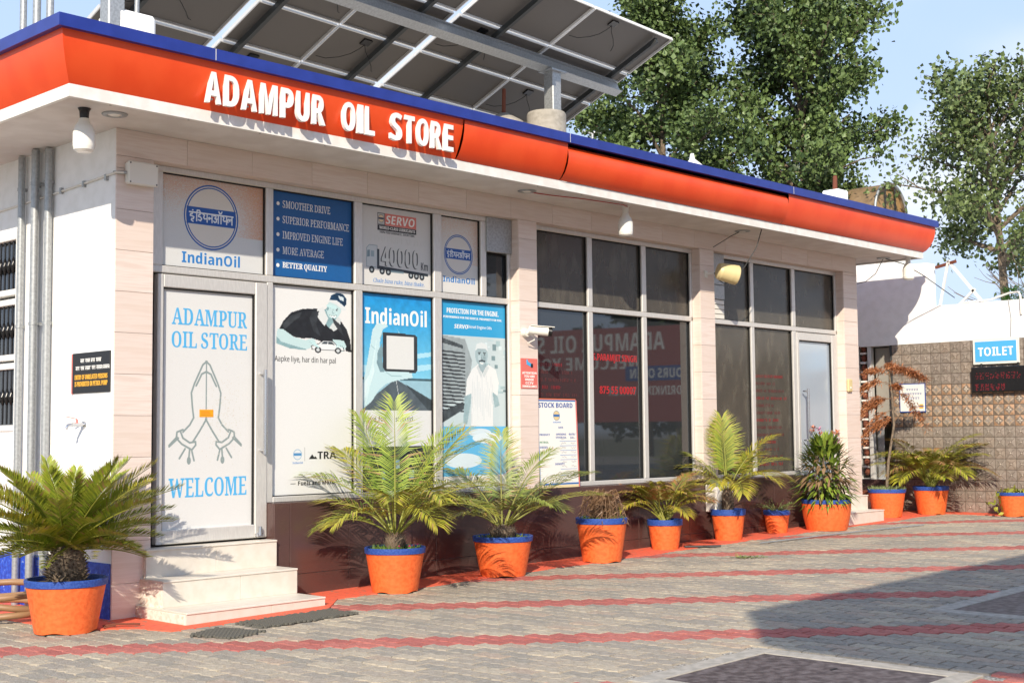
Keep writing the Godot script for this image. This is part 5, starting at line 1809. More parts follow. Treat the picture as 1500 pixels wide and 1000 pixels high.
	txt(n, "IS PROHIBITED IN PETROL PUMP", "sansb", 0.0, 0.068, 0.48, 0.036, 0.012, M.print_yellow)
	var r := RandomNumberGenerator.new()
	r.seed = 17
	for row in 2:
		st = S()
		var x := -0.16 + row * -0.07
		var y := 0.225 - row * 0.055
		while x < 0.16 + row * 0.07:
			var lw := r.randf_range(0.05, 0.09)
			box(st, Vector3(x, y + 0.024, 0.012), Vector3(x + lw, y + 0.029, 0.0135))
			var xx := x + 0.004
			while xx < x + lw - 0.006:
				box(st, Vector3(xx + 0.008, y, 0.012), Vector3(xx + 0.0125, y + 0.026, 0.0132))
				box(st, Vector3(xx, y + r.randf_range(0.004, 0.014), 0.012), Vector3(xx + 0.009, y + 0.018, 0.0131))
				xx += 0.018
			x += lw + 0.014
		put(st, "lettering", M.letter_white, n)
	var tp := thing("wall_tap", "steel lever tap sticking out of the white side wall", "tap", Vector3(0.0, 1.40, -0.42))
	st = S()
	tube(st, [Vector3(0, 0, 0), Vector3(-0.10, 0, 0)], 0.016, 0.014, 10)
	tube(st, [Vector3(-0.09, 0.0, 0), Vector3(-0.13, -0.005, 0), Vector3(-0.145, -0.03, 0)], 0.013, 0.012, 10)
	put(st, "spout", M.steel, tp)
	st = S()
	tube(st, [Vector3(-0.06, 0.0, 0), Vector3(-0.06, 0.04, 0)], 0.01, 0.008, 8)
	beam(st, Vector3(-0.06, 0.042, 0.0), Vector3(-0.12, 0.06, -0.05), 0.012, 0.006)
	put(st, "lever", M.print_red_faded, tp)
	st = S()
	tube(st, [Vector3(0.002, 0, 0), Vector3(-0.012, 0, 0)], 0.03, 0.026, 12)
	put(st, "flange", M.steel, tp)
	# surveillance camera and its warning
	var cm := thing("security_camera", "white bullet security camera on the tiled pillar", "camera", Vector3(4.33, 2.27, 0.0))
	st = S()
	tube(st, [Vector3(0, 0, 0), Vector3(0, 0, 0.05)], 0.045, 0.04, 16)
	tube(st, [Vector3(0, 0, 0.04), Vector3(0.02, -0.01, 0.1)], 0.022, 0.022, 10)
	put(st, "bracket", M.plastic_white, cm)
	var cd := Vector3(0.6, -0.08, 0.62).normalized()
	var c0 := Vector3(-0.02, 0.02, 0.08)
	st = S()
	tube(st, [c0, c0 + cd * 0.2], 0.04, 0.042, 20)
	put(st, "body", M.plastic_white, cm)
	st = S()
	tube(st, [c0 + cd * 0.19, c0 + cd * 0.225], 0.043, 0.043, 20)
	var fc := put(st, "face", M.black_plastic, cm)
	st = S()
	tube(st, [c0 + cd * 0.222, c0 + cd * 0.228], 0.026, 0.024, 16)
	put(st, "lens", M.lens, fc)
	st = S()
	beam(st, c0 + Vector3(0, 0.047, 0) + cd * 0.02, c0 + Vector3(0, 0.047, 0) + cd * 0.25, 0.07, 0.006)
	put(st, "sun_shield", M.plastic_white, cm)
	st = S()
	tube(st, [Vector3(0.05, -0.03, 0.08), Vector3(0.06, -0.07, 0.08), Vector3(0.02, -0.1, 0.03)], 0.006, 0.006, 6)
	put(st, "cable", M.plastic_white, cm)
	var cs := thing("surveillance_sign", "red warning sign with a small camera picture on the tiled pillar", "sign", Vector3(4.392, 1.735, 0.001))
	st = S()
	box(st, Vector3(-0.118, 0, 0), Vector3(0.118, 0.29, 0.006), 0.002)
	put(st, "plate", mat("sign_red", c8(218, 112, 102), 0.5), cs)
	var lines := [["ATTENTION", 0.2, 0.15], ["YOU ARE", 0.15, 0.118], ["UNDER", 0.12, 0.086], ["CCTV", 0.11, 0.053], ["SURVEILLANCE", 0.2, 0.021]]
	for q in lines:
		txt(cs, q[0], "sansb", 0.0, q[2], q[1], 0.022, 0.006, M.letter_white)
	st = S()
	boxt(st, Transform3D(Basis(Vector3(0, 0, 1), -0.35), Vector3(0.0, 0.235, 0.007)), Vector3(0.075, 0.032, 0.003))
	boxt(st, Transform3D(Basis(), Vector3(-0.03, 0.262, 0.0068)), Vector3(0.02, 0.03, 0.003))
	put(st, "camera_picture", M.print_sky, cs)
	st = S()
	boxt(st, Transform3D(Basis(), Vector3(0.034, 0.222, 0.0085)), Vector3(0.028, 0.036, 0.003))
	put(st, "lens_picture", M.print_black, cs)
	# horn loudspeaker
	var hs := thing("horn_speaker", "beige round horn loudspeaker on a white bracket on the tiled pillar", "loudspeaker", Vector3(7.33, 3.06, 0.0))
	st = S()
	box(st, Vector3(-0.03, -0.02, 0), Vector3(0.03, 0.06, 0.012))
	beam(st, Vector3(0.0, 0.02, 0.0), Vector3(0.05, 0.03, 0.13), 0.02, 0.02)
	put(st, "bracket", M.plastic_white, hs)
	var hdn := Node3D.new()
	hdn.name = "horn"
	hs.add_child(hdn)
	hdn.position = Vector3(0.02, 0.045, 0.16)
	hdn.basis = Basis(Quaternion(Vector3.UP, Vector3(0.82, -0.2, 0.53).normalized()))
	st = S()
	lathe(st, [Vector2(0.0, -0.02), Vector2(0.05, -0.015), Vector2(0.085, 0.0), Vector2(0.098, 0.03), Vector2(0.108, 0.16), Vector2(0.112, 0.225), Vector2(0.108, 0.232), Vector2(0.103, 0.225)], 28)
	put(st, "shell", M.plastic_beige, hdn)
	st = S()
	lathe(st, [Vector2(0.05, 0.06), Vector2(0.062, 0.12), Vector2(0.103, 0.226)], 28)
	lathe(st, [Vector2(0.0, 0.06), Vector2(0.05, 0.06)], 28)
	put(st, "flare", mat("horn_inside", c8(196, 160, 92), 0.5), hdn)
	st = S()
	lathe(st, [Vector2(0.03, 0.06), Vector2(0.028, 0.14), Vector2(0.015, 0.165), Vector2(0.0, 0.17)], 16)
	put(st, "phase_plug", M.plastic_beige, hdn)
	# door bell and meter cabinet
	var db := thing("door_bell", "cream door bell box on the last tiled pillar, right of the second door", "door bell", Vector3(10.445, 1.80, 0.0))
	st = S()
	box(st, Vector3(-0.055, 0, 0), Vector3(0.055, 0.17, 0.035), 0.014)
	put(st, "case", M.plastic_beige, db)
	st = S()
	tube(st, [Vector3(0, 0.055, 0.034), Vector3(0, 0.055, 0.042)], 0.016, 0.014, 14)
	put(st, "button", M.plastic_white, db)
	var mc := thing("meter_cabinet", "white metal cabinet with a sloping lid on the granite plinth, behind the palm", "cabinet", Vector3(7.40, 0.42, 0.006))
	st = S()
	box(st, Vector3(-0.165, 0, 0), Vector3(0.165, 0.30, 0.14), 0.008)
	put(st, "case", M.plastic_white, mc)
	st = S()
	box(st, Vector3(-0.155, 0.012, 0.14), Vector3(0.155, 0.285, 0.152), 0.004)
	put(st, "door", M.white_cladding, mc)
	st = S()
	boxt(st, Transform3D(Basis(Vector3.RIGHT, 0.3), Vector3(0, 0.325, 0.075)), Vector3(0.36, 0.012, 0.19), 0.003)
	put(st, "lid", M.galvanised, mc)
	st = S()
	for x in [-0.06, 0.02]:
		tube(st, [Vector3(x, 0.0, 0.06), Vector3(x, -0.38, 0.05)], 0.012, 0.012, 8)
	put(st, "pipe", M.dark_steel, mc)
	# counter and chair seen faintly inside
	var dk := thing("shop_desk", "plain wooden desk inside the shop behind the clear panes", "desk", Vector3(6.2, 0.48, -1.7))
	st = S()
	box(st, Vector3(-0.7, 0.71, -0.35), Vector3(0.7, 0.75, 0.35), 0.006)
	put(st, "top", M.wood, dk)
	for x in [-0.66, 0.62]:
		st = S()
		box(st, Vector3(x, 0, -0.32), Vector3(x + 0.04, 0.71, 0.32), 0.004)
		put(st, "side_panel", M.wood, dk)
	st = S()
	box(st, Vector3(-0.62, 0.2, 0.25), Vector3(0.62, 0.71, 0.27))
	put(st, "front_panel", M.wood, dk)
	var ch := thing("office_chair", "dark chair with a tan back inside the shop, behind the clear panes", "chair", Vector3(6.95, 0.48, -1.0), 0.6)
	st = S()
	box(st, Vector3(-0.22, 0.42, -0.22), Vector3(0.22, 0.48, 0.22), 0.02)
	put(st, "seat", M.black_plastic, ch)
	st = S()
	box(st, Vector3(-0.2, 0.52, -0.24), Vector3(0.2, 1.0, -0.19), 0.02)
	put(st, "backrest", M.plastic_beige, ch)
	for q in [[-0.19, -0.19], [0.19, -0.19], [-0.19, 0.19], [0.19, 0.19]]:
		st = S()
		tube(st, [Vector3(q[0], 0, q[1]), Vector3(q[0], 0.43 if q[1] > 0 else 0.9, q[1])], 0.014, 0.014, 8)
		put(st, "leg", M.steel, ch)


# ------------------------------------------------------------------ potted plants
const RIGHT := Vector3(0.692, 0, 0.722)
const AWAY := Vector3(0.722, 0, -0.692)

func dirv(az: float, el: float) -> Vector3:
	return (RIGHT * cos(az) + AWAY * sin(az)) * cos(el) + Vector3.UP * sin(el)

func frond(base: Vector3, az: float, el0: float, length: float, bend: float, nl: int, ll: float, lw: float, c0: Color, c1: Color, stem: float, fold: float, droop: float, r: RandomNumberGenerator) -> SurfaceTool:
	var st := S()
	st.set_color(c0)
	var n := 14
	var pts := [base]
	var tan := []
	var p := base
	var twist := r.randf_range(-0.25, 0.25)
	for i in n:
		var t := (i + 0.5) / n
		var el := el0 - bend * pow(t, 1.25)
		var d := dirv(az + twist * t, el)
		tan.append(d)
		p += d * length / n
		pts.append(p)
	tan.append(tan[n - 1])
	st.set_color(c0.lerp(Color(0.36, 0.30, 0.06), 0.5))
	tube(st, pts, 0.0075 + length * 0.003, 0.0015, 5, false)
	sg = -1
	for k in nl:
		var u := (k + r.randf() * 0.5) / nl
		var t := stem + (1.0 - stem) * u
		var fi := t * n
		var i := mini(int(fi), n - 1)
		var q: Vector3 = pts[i].lerp(pts[i + 1], fi - i)
		var T_: Vector3 = tan[i]
		var s := T_.cross(Vector3.UP)
		if s.length() < 0.1:
			s = T_.cross(AWAY)
		s = s.normalized()
		var up := s.cross(T_).normalized()
		var len := ll * (0.4 + 0.6 * sin(PI * clampf(0.14 + 0.84 * u, 0, 1))) * r.randf_range(0.88, 1.1)
		var a := lerpf(1.15, 0.5, u)
		for sgn in [-1.0, 1.0]:
			if r.randf() < 0.05:
				continue
			var d = (T_ * cos(a) + s * sgn * sin(a) + up * fold * r.randf_range(0.7, 1.3)).normalized()
			var wv = d.cross(up).normalized() * lw * 0.5
			var m = q + d * len * 0.5
			var d2 = (d + Vector3.DOWN * droop * r.randf_range(0.6, 1.4)).normalized()
			var e = m + d2 * len * 0.5
			var c := c0.lerp(c1, clampf(r.randfn(0.35 + 0.3 * u, 0.25), 0.0, 1.0))
			if r.randf() < 0.05:
				c = Color(0.30, 0.19, 0.08)
			st.set_color(c)
			tri(st, q, m - wv, m + wv)
			st.set_color(c.lerp(c1, 0.3) if r.randf() > 0.14 else Color(0.33, 0.22, 0.09))
			tri(st, m - wv, e, m + wv)
	return st

func pot(called: String, label: String, at: Vector3, R: float, H: float, style: int, group := "orange pots with blue rims along the shop") -> Node3D:
	var t := thing(called, label, "potted plant", at, 0.0, group)
	var st := S()
	var n := 48
	var rings := 10
	sg = 1
	var ph := at.x * 3.0
	var f := func(k: int, i: int) -> Vector3:
		var a := TAU * k / n
		var u := float(i) / rings
		var rr: float
		if style == 2:   # barrel with upright ribs
			rr = R * (0.80 + 0.19 * u + 0.035 * sin(PI * u)) * (1.0 + 0.014 * pow(absf(cos(a * 8.0)), 6.0))
		elif style == 1:   # spiral grooves
			var s := fposmod(a / TAU * 9.0 + u * 1.6, 1.0)
			rr = R * (0.74 + 0.21 * u) * (1.0 - 0.05 * exp(-pow((s - 0.5) / 0.10, 2.0)))
		else:
			rr = R * (0.74 + 0.21 * u) * (1.0 + 0.006 * sin(a * 3.0 + ph + u * 2.0))
		var y := H * 0.86 * u
		if style == 0 and i == 0:
			y += 0.012 * maxf(0.0, sin(a * 4.0 + ph))   # drainage notches
		return Vector3(cos(a) * rr, y, -sin(a) * rr)
	for i in rings:
		for k in n:
			quad(st, f.call(k, i), f.call(k + 1, i), f.call(k + 1, i + 1), f.call(k, i + 1))
	put(st, "body", M.pot_orange, t)
	st = S()
	var band: float = 0.14 if style != 1 else 0.2
	lathe(st, [Vector2(R * 0.95, H * (1.0 - band)), Vector2(R * 0.985, H * (1.0 - band) + 0.004), Vector2(R, H - 0.012), Vector2(R * 1.0, H - 0.004), Vector2(R * 0.975, H), Vector2(R * 0.92, H - 0.002), Vector2(R * 0.90, H * 0.9)], n)
	put(st, "rim", M.pot_blue, t)
	st = S()
	sg = 3
	for k in 24:
		var a := TAU * k / 24
		var b := TAU * (k + 1) / 24
		tri(st, Vector3(0, H * 0.95, 0), Vector3(cos(a) * R * 0.92, H * 0.91, -sin(a) * R * 0.92), Vector3(cos(b) * R * 0.92, H * 0.91, -sin(b) * R * 0.92))
	put(st, "soil", M.soil, t)
	return t

func cover_plants(t: Node3D, R: float, H: float, n: int, c0: Color, c1: Color, hgt: float, sd: int, m: Material) -> void:
	var r := RandomNumberGenerator.new()
	r.seed = sd
	var st := S()
	for k in n:
		var a := r.randf() * TAU
		var q := Vector3(cos(a), 0, sin(a)) * R * 0.9 * sqrt(r.randf()) + Vector3(0, H * 0.93, 0)
		var d := Vector3(r.randfn(0, 0.6) + cos(a) * 0.4, 1.0, r.randfn(0, 0.6) + sin(a) * 0.4).normalized()
		var l := hgt * r.randf_range(0.4, 1.1)
		var w := d.cross(Vector3(r.randf() - 0.5, 0.1, r.randf() - 0.5)).normalized() * r.randf_range(0.003, 0.009)
		st.set_color(c0.lerp(c1, r.randf()))
		tri(st, q - w, q + w, q + d * l)
	kind(put(st, "ground_cover", m, t), "stuff")

func build_pots() -> void:
	var r := RandomNumberGenerator.new()
	r.seed = 42
	var g0 := Color(0.13, 0.215, 0.025)
	var g1 := Color(0.33, 0.40, 0.055)
	var yl := Color(0.55, 0.40, 0.04)
	var t: Node3D
	var st: SurfaceTool
	# cycad
	t = pot("cycad_pot", "orange pot at the shop corner with a stiff dark green cycad", Vector3(-0.44, gy(-0.44), 0.18), 0.275, 0.36, 0)
	var H := 0.34
	st = S()
	lathe(st, [Vector2(0.10, H - 0.03), Vector2(0.12, H + 0.04), Vector2(0.125, H + 0.12), Vector2(0.10, H + 0.2), Vector2(0.03, H + 0.26)], 16)
	put(st, "trunk", M.bark, t)
	st = S()
	for k in 160:
		var a := k * 2.4
		var u := k / 160.0
		var q := Vector3(cos(a), 0, sin(a)) * lerpf(0.115, 0.07, u * u) + Vector3(0, H + u * 0.23, 0)
		var d := (Vector3(cos(a), 0.5, sin(a)) + Vector3(r.randfn(0, 0.2), 0, r.randfn(0, 0.2))).normalized()
		var w := d.cross(Vector3.UP).normalized() * 0.012
		tri(st, q - w, q + w, q + d * 0.06)
		tri(st, q - w * 0.5 + Vector3(0, -0.012, 0), q + d * 0.05 + Vector3(0, 0.008, 0), q + w * 0.5 + Vector3(0, 0.012, 0))
	put(st, "leaf_base_scales", M.bark, t)
	for k in 58:
		var u := k / 58.0
		var az := k * 2.39996
		var el := lerpf(1.22, 0.08, pow(u, 0.75))
		var ln := lerpf(0.50, 0.80, sin(PI * clampf(u + 0.15, 0, 1))) * r.randf_range(0.92, 1.06)
		st = frond(Vector3(cos(az) * 0.03, H + 0.25 - u * 0.05, sin(az) * 0.03), az, el, ln, 0.40 + 0.15 * u, 70, 0.15, 0.0135, Color(0.11, 0.165, 0.018), Color(0.33, 0.37, 0.035) if k % 4 else Color(0.42, 0.36, 0.03), 0.12, 0.45, 0.12, r)
		put(st, "frond", M.leaf, t)
	# two date palms
	var base1 := [[1.62, 1.48, 1.02, 0.35], [2.35, 1.25, 0.98, 0.5], [0.55, 1.02, 1.0, 0.6], [3.05, 0.98, 0.92, 1.5], [2.85, 0.8, 0.75, 1.7], [0.15, 0.85, 0.95, 1.5], [-0.4, 0.75, 0.85, 1.7], [0.4, 0.7, 0.8, 1.5], [-0.9, 1.0, 0.85, 1.9], [5.2, 0.85, 0.72, 2.1], [4.1, 0.8, 0.66, 1.9], [1.0, 0.8, 0.85, 1.2], [0.0, 1.15, 0.95, 1.1], [3.5, 0.6, 0.6, 1.6], [2.6, 1.1, 0.95, 1.0], [0.8, 1.2, 0.95, 0.8], [4.7, 1.0, 0.75, 1.8]]
	t = pot("palm_pot", "orange pot with a tall feathery yellow green palm in front of the telephone poster", Vector3(2.27, gy(2.27), 0.47), 0.25, 0.36, 0)
	palm(t, 0.36, base1, 1.1, g0, g1, yl, 0.10, 0.085, 61)
	cover_plants(t, 0.24, 0.36, 420, Color(0.07, 0.15, 0.02), Color(0.18, 0.26, 0.05), 0.06, 5, M.leaf)
	st = S()
	for q in [[-0.08, 0.14], [0.05, 0.17], [0.14, 0.12], [-0.02, 0.2]]:
		lathe(st, [Vector2(0, 0), Vector2(0.012, 0.006), Vector2(0, 0.014)], 6, Vector3(q[0], 0.37, q[1]))
	put(st, "blossom", mat("pink_flower", c8(216, 60, 120), 0.6), t)
	var base2 := [[1.7, 1.35, 0.95, 0.6], [0.3, 0.75, 1.0, 0.85], [0.05, 0.55, 0.98, 0.9], [2.6, 1.1, 0.9, 1.4], [3.0, 0.9, 0.9, 1.9], [2.9, 0.75, 0.75, 1.8], [0.8, 1.1, 0.95, 0.9], [4.4, 0.9, 0.7, 1.9], [1.2, 0.8, 0.8, 1.3], [-0.5, 0.7, 0.7, 1.4], [5.4, 0.8, 0.75, 1.5], [3.6, 0.6, 0.6, 1.5], [0.2, 1.0, 0.9, 1.3]]
	t = pot("palm_pot", "orange pot with a grey green feathery palm in front of the stock board", Vector3(3.57, gy(3.57), 0.43), 0.27, 0.35, 0)
	palm(t, 0.35, base2, 0.95, Color(0.11, 0.165, 0.03), Color(0.27, 0.31, 0.06), Color(0.42, 0.34, 0.06), 0.08, 0.12, 62)
	cover_plants(t, 0.26, 0.35, 260, Color(0.08, 0.13, 0.02), Color(0.2, 0.24, 0.06), 0.04, 6, M.leaf)
	# withered plant
	t = pot("withered_pot", "orange pot with a withered brown drooping plant", Vector3(4.91, gy(4.91), 0.45), 0.25, 0.42, 0)
	for k in 70:
		var az := r.randf() * TAU
		st = S()
		st.set_color(Color(0.19, 0.11, 0.06).lerp(Color(0.30, 0.19, 0.11), r.randf()))
		var p := Vector3(0, 0.4, 0)
		var pts := [p]
		var top := r.randf_range(0.14, 0.30)
		var reach := r.randf_range(0.06, 0.27)
		for i in range(1, 8):
			var u := i / 7.0
			pts.append(Vector3(cos(az) * reach * pow(u, 0.8), 0.40 + top * sin(PI * minf(u * 0.95, 1.0)) - 0.13 * maxf(0.0, u - 0.6) * (1.5 if reach > 0.2 else 0.5), sin(az) * reach * pow(u, 0.8)))
		tube(st, pts, 0.006, 0.002, 4, false)
		sg = -1
		for i in range(2, 8):
			for q in 9:
				var a: Vector3 = pts[i].lerp(pts[i - 1], r.randf())
				var d := Vector3(r.randfn(0, 0.6), -0.8, r.randfn(0, 0.6)).normalized()
				var w := d.cross(Vector3(r.randf(), 0.2, r.randf())).normalized() * 0.006
				tri(st, a - w, a + w, a + d * r.randf_range(0.04, 0.09))
		put(st, "stem", M.dry_leaf, t)
	cover_plants(t, 0.24, 0.42, 380, Color(0.08, 0.16, 0.02), Color(0.22, 0.30, 0.06), 0.06, 7, M.leaf)
	# small areca
	t = pot("areca_pot", "small grooved orange pot with a bushy red tipped areca palm", Vector3(6.17, gy(6.17), 0.25), 0.185, 0.31, 1)
	areca(t, 0.30, 28, 0.66, 71, Color(0.15, 0.21, 0.025), Color(0.42, 0.32, 0.035), Color(0.36, 0.13, 0.07))
	st = frond(Vector3(0, 0.3, 0), 2.9, 1.05, 0.85, 1.25, 26, 0.13, 0.012, Color(0.42, 0.25, 0.05), Color(0.40, 0.16, 0.07), 0.45, 0.1, 0.5, r)
	put(st, "frond", M.leaf, t)
	# palm on a stout trunk
	t = pot("palm_pot", "grooved orange pot with a tall upright palm on a stout trunk, before the cabinet", Vector3(7.36, gy(7.36), 0.22), 0.195, 0.34, 1)
	var base3 := [[1.75, 1.42, 0.85, 0.3], [2.0, 1.35, 0.78, 0.35], [0.3, 1.1, 0.85, 1.0], [0.0, 0.85, 0.8, 1.3], [-0.2, 0.7, 0.75, 1.7], [3.1, 0.95, 0.7, 1.8], [3.3, 0.85, 0.6, 1.9], [2.9, 1.0, 0.72, 1.1], [-0.8, 0.8, 0.7, 2.0], [5.0, 0.7, 0.55, 2.2], [1.1, 0.9, 0.7, 1.2], [0.6, 1.0, 0.75, 1.3], [4.2, 0.8, 0.55, 2.0]]
	palm(t, 0.34, base3, 0.98, g0, Color(0.36, 0.35, 0.04), yl, 0.22, 0.07, 63)
	# small sparse pot
	t = pot("sprig_pot", "smallest orange pot with a few sparse grey green sprigs", Vector3(8.37, gy(8.37), 0.2), 0.155, 0.26, 1)
	for k in 26:
		st = S()
		st.set_color(Color(0.12, 0.17, 0.05).lerp(Color(0.25, 0.27, 0.10), r.randf()))
		var az := r.randf() * TAU
		var d := Vector3(cos(az), r.randf_range(0.2, 0.9), sin(az)).normalized()
		var pts := [Vector3(0, 0.24, 0) + d * 0.05, Vector3(0, 0.25, 0) + d * 0.14, Vector3(0, 0.23, 0) + d * 0.24]
		tube(st, pts, 0.004, 0.001, 4, false)
		sg = -1
		for q in 12:
			var a: Vector3 = pts[0].lerp(pts[2], r.randf())
			var e := Vector3(r.randfn(0, 1), r.randfn(0.2, 0.8), r.randfn(0, 1)).normalized()
			var w := e.cross(Vector3.UP).normalized() * 0.005
			tri(st, a - w, a + w, a + e * 0.035)
		put(st, "sprig", M.leaf, t)
	# leafy bush
	t = pot("bush_pot", "large ribbed orange pot with a dense bush of strap leaves by the second door", Vector3(9.02, gy(9.02), 0.47), 0.29, 0.36, 2)
	for k in 9:
		st = S()
		var a := k * 0.7
		tube(st, [Vector3(cos(a) * 0.08, 0.32, sin(a) * 0.08), Vector3(cos(a) * 0.16, 0.6, sin(a) * 0.16), Vector3(cos(a) * (0.2 - 0.02 * k), 0.75 + 0.035 * k, sin(a) * (0.2 - 0.02 * k))], 0.012, 0.008, 6, false)
		put(st, "stem", M.bark, t)
	for k in 1000:
		var u := r.randf()
		var a := r.randf() * TAU
		var rad := 0.30 * sin(PI * clampf(0.22 + 0.72 * u, 0, 1)) * sqrt(r.randf_range(0.25, 1.0))
		var q := Vector3(cos(a) * rad, 0.34 + u * 0.66, sin(a) * rad)
		var dry := r.randf() < 0.16 + (0.2 if u < 0.7 and u > 0.3 else 0.0)
		var el := lerpf(-0.5, 1.1, u) + r.randfn(0, 0.3) - (0.7 if dry else 0.0)
		var d := Vector3(cos(a) * cos(el), sin(el), sin(a) * cos(el))
		var l := r.randf_range(0.14, 0.24)
		var s := d.cross(Vector3.UP).normalized() * r.randf_range(0.016, 0.027)
		var c := Color(0.07, 0.14, 0.02).lerp(Color(0.28, 0.36, 0.05), r.randf())
		if dry:
			c = Color(0.20, 0.12, 0.06).lerp(Color(0.32, 0.21, 0.12), r.randf())
		st = S()
		st.set_color(c)
		var m := q + d * l * 0.5
		var e := m + (d + Vector3.DOWN * 0.35).normalized() * l * 0.5
		tri(st, q, m - s, m + s)
		tri(st, m - s, e, m + s)
		if k < 300:
			put(st, "leaf", M.leaf, t)
		else:
			if k == 300:
				bush_rest = S()
			bush_rest.append_from(st.commit(), 0, Transform3D())
	kind(put(bush_rest, "inner_leaves", M.leaf, t), "stuff")
	# flowers behind the bush
	var fl := thing("flower_bunch", "pink and orange flowers standing on the step behind the leafy bush", "flowers", Vector3(9.62, gy(9.6) + 0.33, 0.12))
	st = S()
	lathe(st, [Vector2(0.0, 0), Vector2(0.07, 0), Vector2(0.10, 0.2), Vector2(0.09, 0.21)], 16)
	put(st, "vase", M.plastic_white, fl)
	for k in 16:
		var a := r.randf() * TAU
		var tip := Vector3(cos(a) * 0.16, r.randf_range(0.6, 0.86), sin(a) * 0.16)
		st = S()
		st.set_color(Color(0.08, 0.14, 0.03))
		tube(st, [Vector3(0, 0.15, 0), tip * 0.6 + Vector3(0, 0.1, 0), tip], 0.004, 0.003, 4, false)
		var s1 := put(st, "stem", M.leaf, fl)
		st = S()
		st.set_color(Color(0.62, 0.28, 0.42) if k < 7 else Color(0.62, 0.24, 0.14))
		for q in 14:
			var d := Vector3(r.randfn(0, 1), r.randfn(0.3, 0.8), r.randfn(0, 1)).normalized()
			var w := d.cross(Vector3.UP).normalized() * 0.018
			tri(st, tip, tip + d * 0.035 - w, tip + d * 0.05 + w)
		put(st, "bloom", M.dry_leaf, s1)
	# dried tree
	t = pot("dried_tree_pot", "orange pot with a thin bare tree carrying tufts of dry orange brown foliage", Vector3(11.06, gy(11.06), 0.17), 0.245, 0.37, 0)
	st = S()
	var tp := [Vector3(0, 0.33, 0), RIGHT * 0.03 + Vector3(0, 0.7, 0), RIGHT * 0.12 + Vector3(0, 1.2, 0), RIGHT * 0.10 + Vector3(0, 1.65, 0), RIGHT * 0.07 + Vector3(0, 1.95, 0)]
	tube(st, tp, 0.022, 0.010, 8)
	put(st, "trunk", M.bark, t)
	for q in [[1.9, 3.4, 0.35, 0.1], [1.9, 0.0, 0.42, -0.05], [1.95, 1.4, 0.3, 0.2], [1.93, 5.0, 0.3, 0.1], [1.8, 3.0, 0.42, -0.2], [1.6, 3.3, 0.55, -0.5], [1.6, 2.8, 0.3, -0.3], [1.45, 3.2, 0.4, -0.75], [1.7, 0.2, 0.45, -0.7], [1.35, 3.4, 0.22, -0.4], [1.75, 0.4, 0.12, 0.0], [1.92, 0.3, 0.5, -0.1]]:
		st = S()
		var b0 := RIGHT * 0.09 + Vector3(0, q[0] - 0.05, 0)
		var d = (RIGHT * cos(q[1]) + AWAY * sin(q[1]) * 0.6) * q[2]
		var pts := [b0, b0 + d * 0.45 + Vector3(0, q[2] * 0.18 + q[3] * 0.2, 0), b0 + d + Vector3(0, q[3] * q[2] * 1.4, 0)]
		st.set_color(Color(0.20, 0.13, 0.08))
		tube(st, pts, 0.006, 0.002, 5, false)
		sg = -1
		for k in 420:
			var u := clampf(r.randfn(0.72, 0.2), 0.2, 1.05)
			var a: Vector3 = pts[0].lerp(pts[1], u * 2.0) if u < 0.5 else pts[1].lerp(pts[2], u * 2.0 - 1.0)
			a += Vector3(r.randfn(0, 0.03), r.randfn(0, 0.02), r.randfn(0, 0.03))
			var e = (Vector3(r.randfn(0, 0.7), r.randfn(-0.5, 0.5), r.randfn(0, 0.7)) + d.normalized() * 0.5).normalized()
			var w = e.cross(Vector3(r.randf(), 1, r.randf())).normalized() * 0.007
			st.set_color(Color(0.34, 0.13, 0.05).lerp(Color(0.50, 0.22, 0.10), r.randf()))
			tri(st, a - w, a + w, a + e * r.randf_range(0.04, 0.085))
		put(st, "branch", M.dry_leaf, t)
	cover_plants(t, 0.26, 0.37, 700, Color(0.12, 0.18, 0.05), Color(0.30, 0.34, 0.14), 0.08, 8, M.leaf)
	# large areca
	t = pot("areca_pot", "orange pot with a wide bushy areca palm against the relief tiles", Vector3(11.80, gy(11.8), 0.42), 0.235, 0.37, 0)
	areca(t, 0.36, 46, 0.92, 72, Color(0.13, 0.215, 0.022), Color(0.40, 0.36, 0.035), Color(0.33, 0.13, 0.06))
	# pot at the edge
	t = pot("herb_pot", "orange pot with low yellow green leaves at the tiled wall, under the display board", Vector3(11.95, gy(11.95), 1.50), 0.225, 0.31, 0)
	for k in 120:
		var a := r.randf() * TAU
		var q := Vector3(cos(a), 0, sin(a)) * 0.2 * sqrt(r.randf()) + Vector3(0, 0.30, 0)
		if k < 26:
			q = -RIGHT * r.randf_range(0.18, 0.28) + Vector3(r.randfn(0, 0.03), r.randf_range(0.02, 0.26), r.randfn(0, 0.03))
		var d := Vector3(r.randfn(0, 0.7), r.randf_range(0.2, 1.0), r.randfn(0, 0.7)).normalized()
		var l := r.randf_range(0.04, 0.11)
		var w := d.cross(Vector3(r.randf(), 0.3, r.randf())).normalized() * 0.022
		st = S()
		st.set_color(Color(0.2, 0.25, 0.03).lerp(Color(0.5, 0.46, 0.08), r.randf()))
		tri(st, q, q + d * l * 0.6 - w, q + d * l * 0.6 + w)
		tri(st, q + d * l * 0.6 - w, q + d * l, q + d * l * 0.6 + w)
		put(st, "leaf", M.leaf, t)

var bush_rest: SurfaceTool

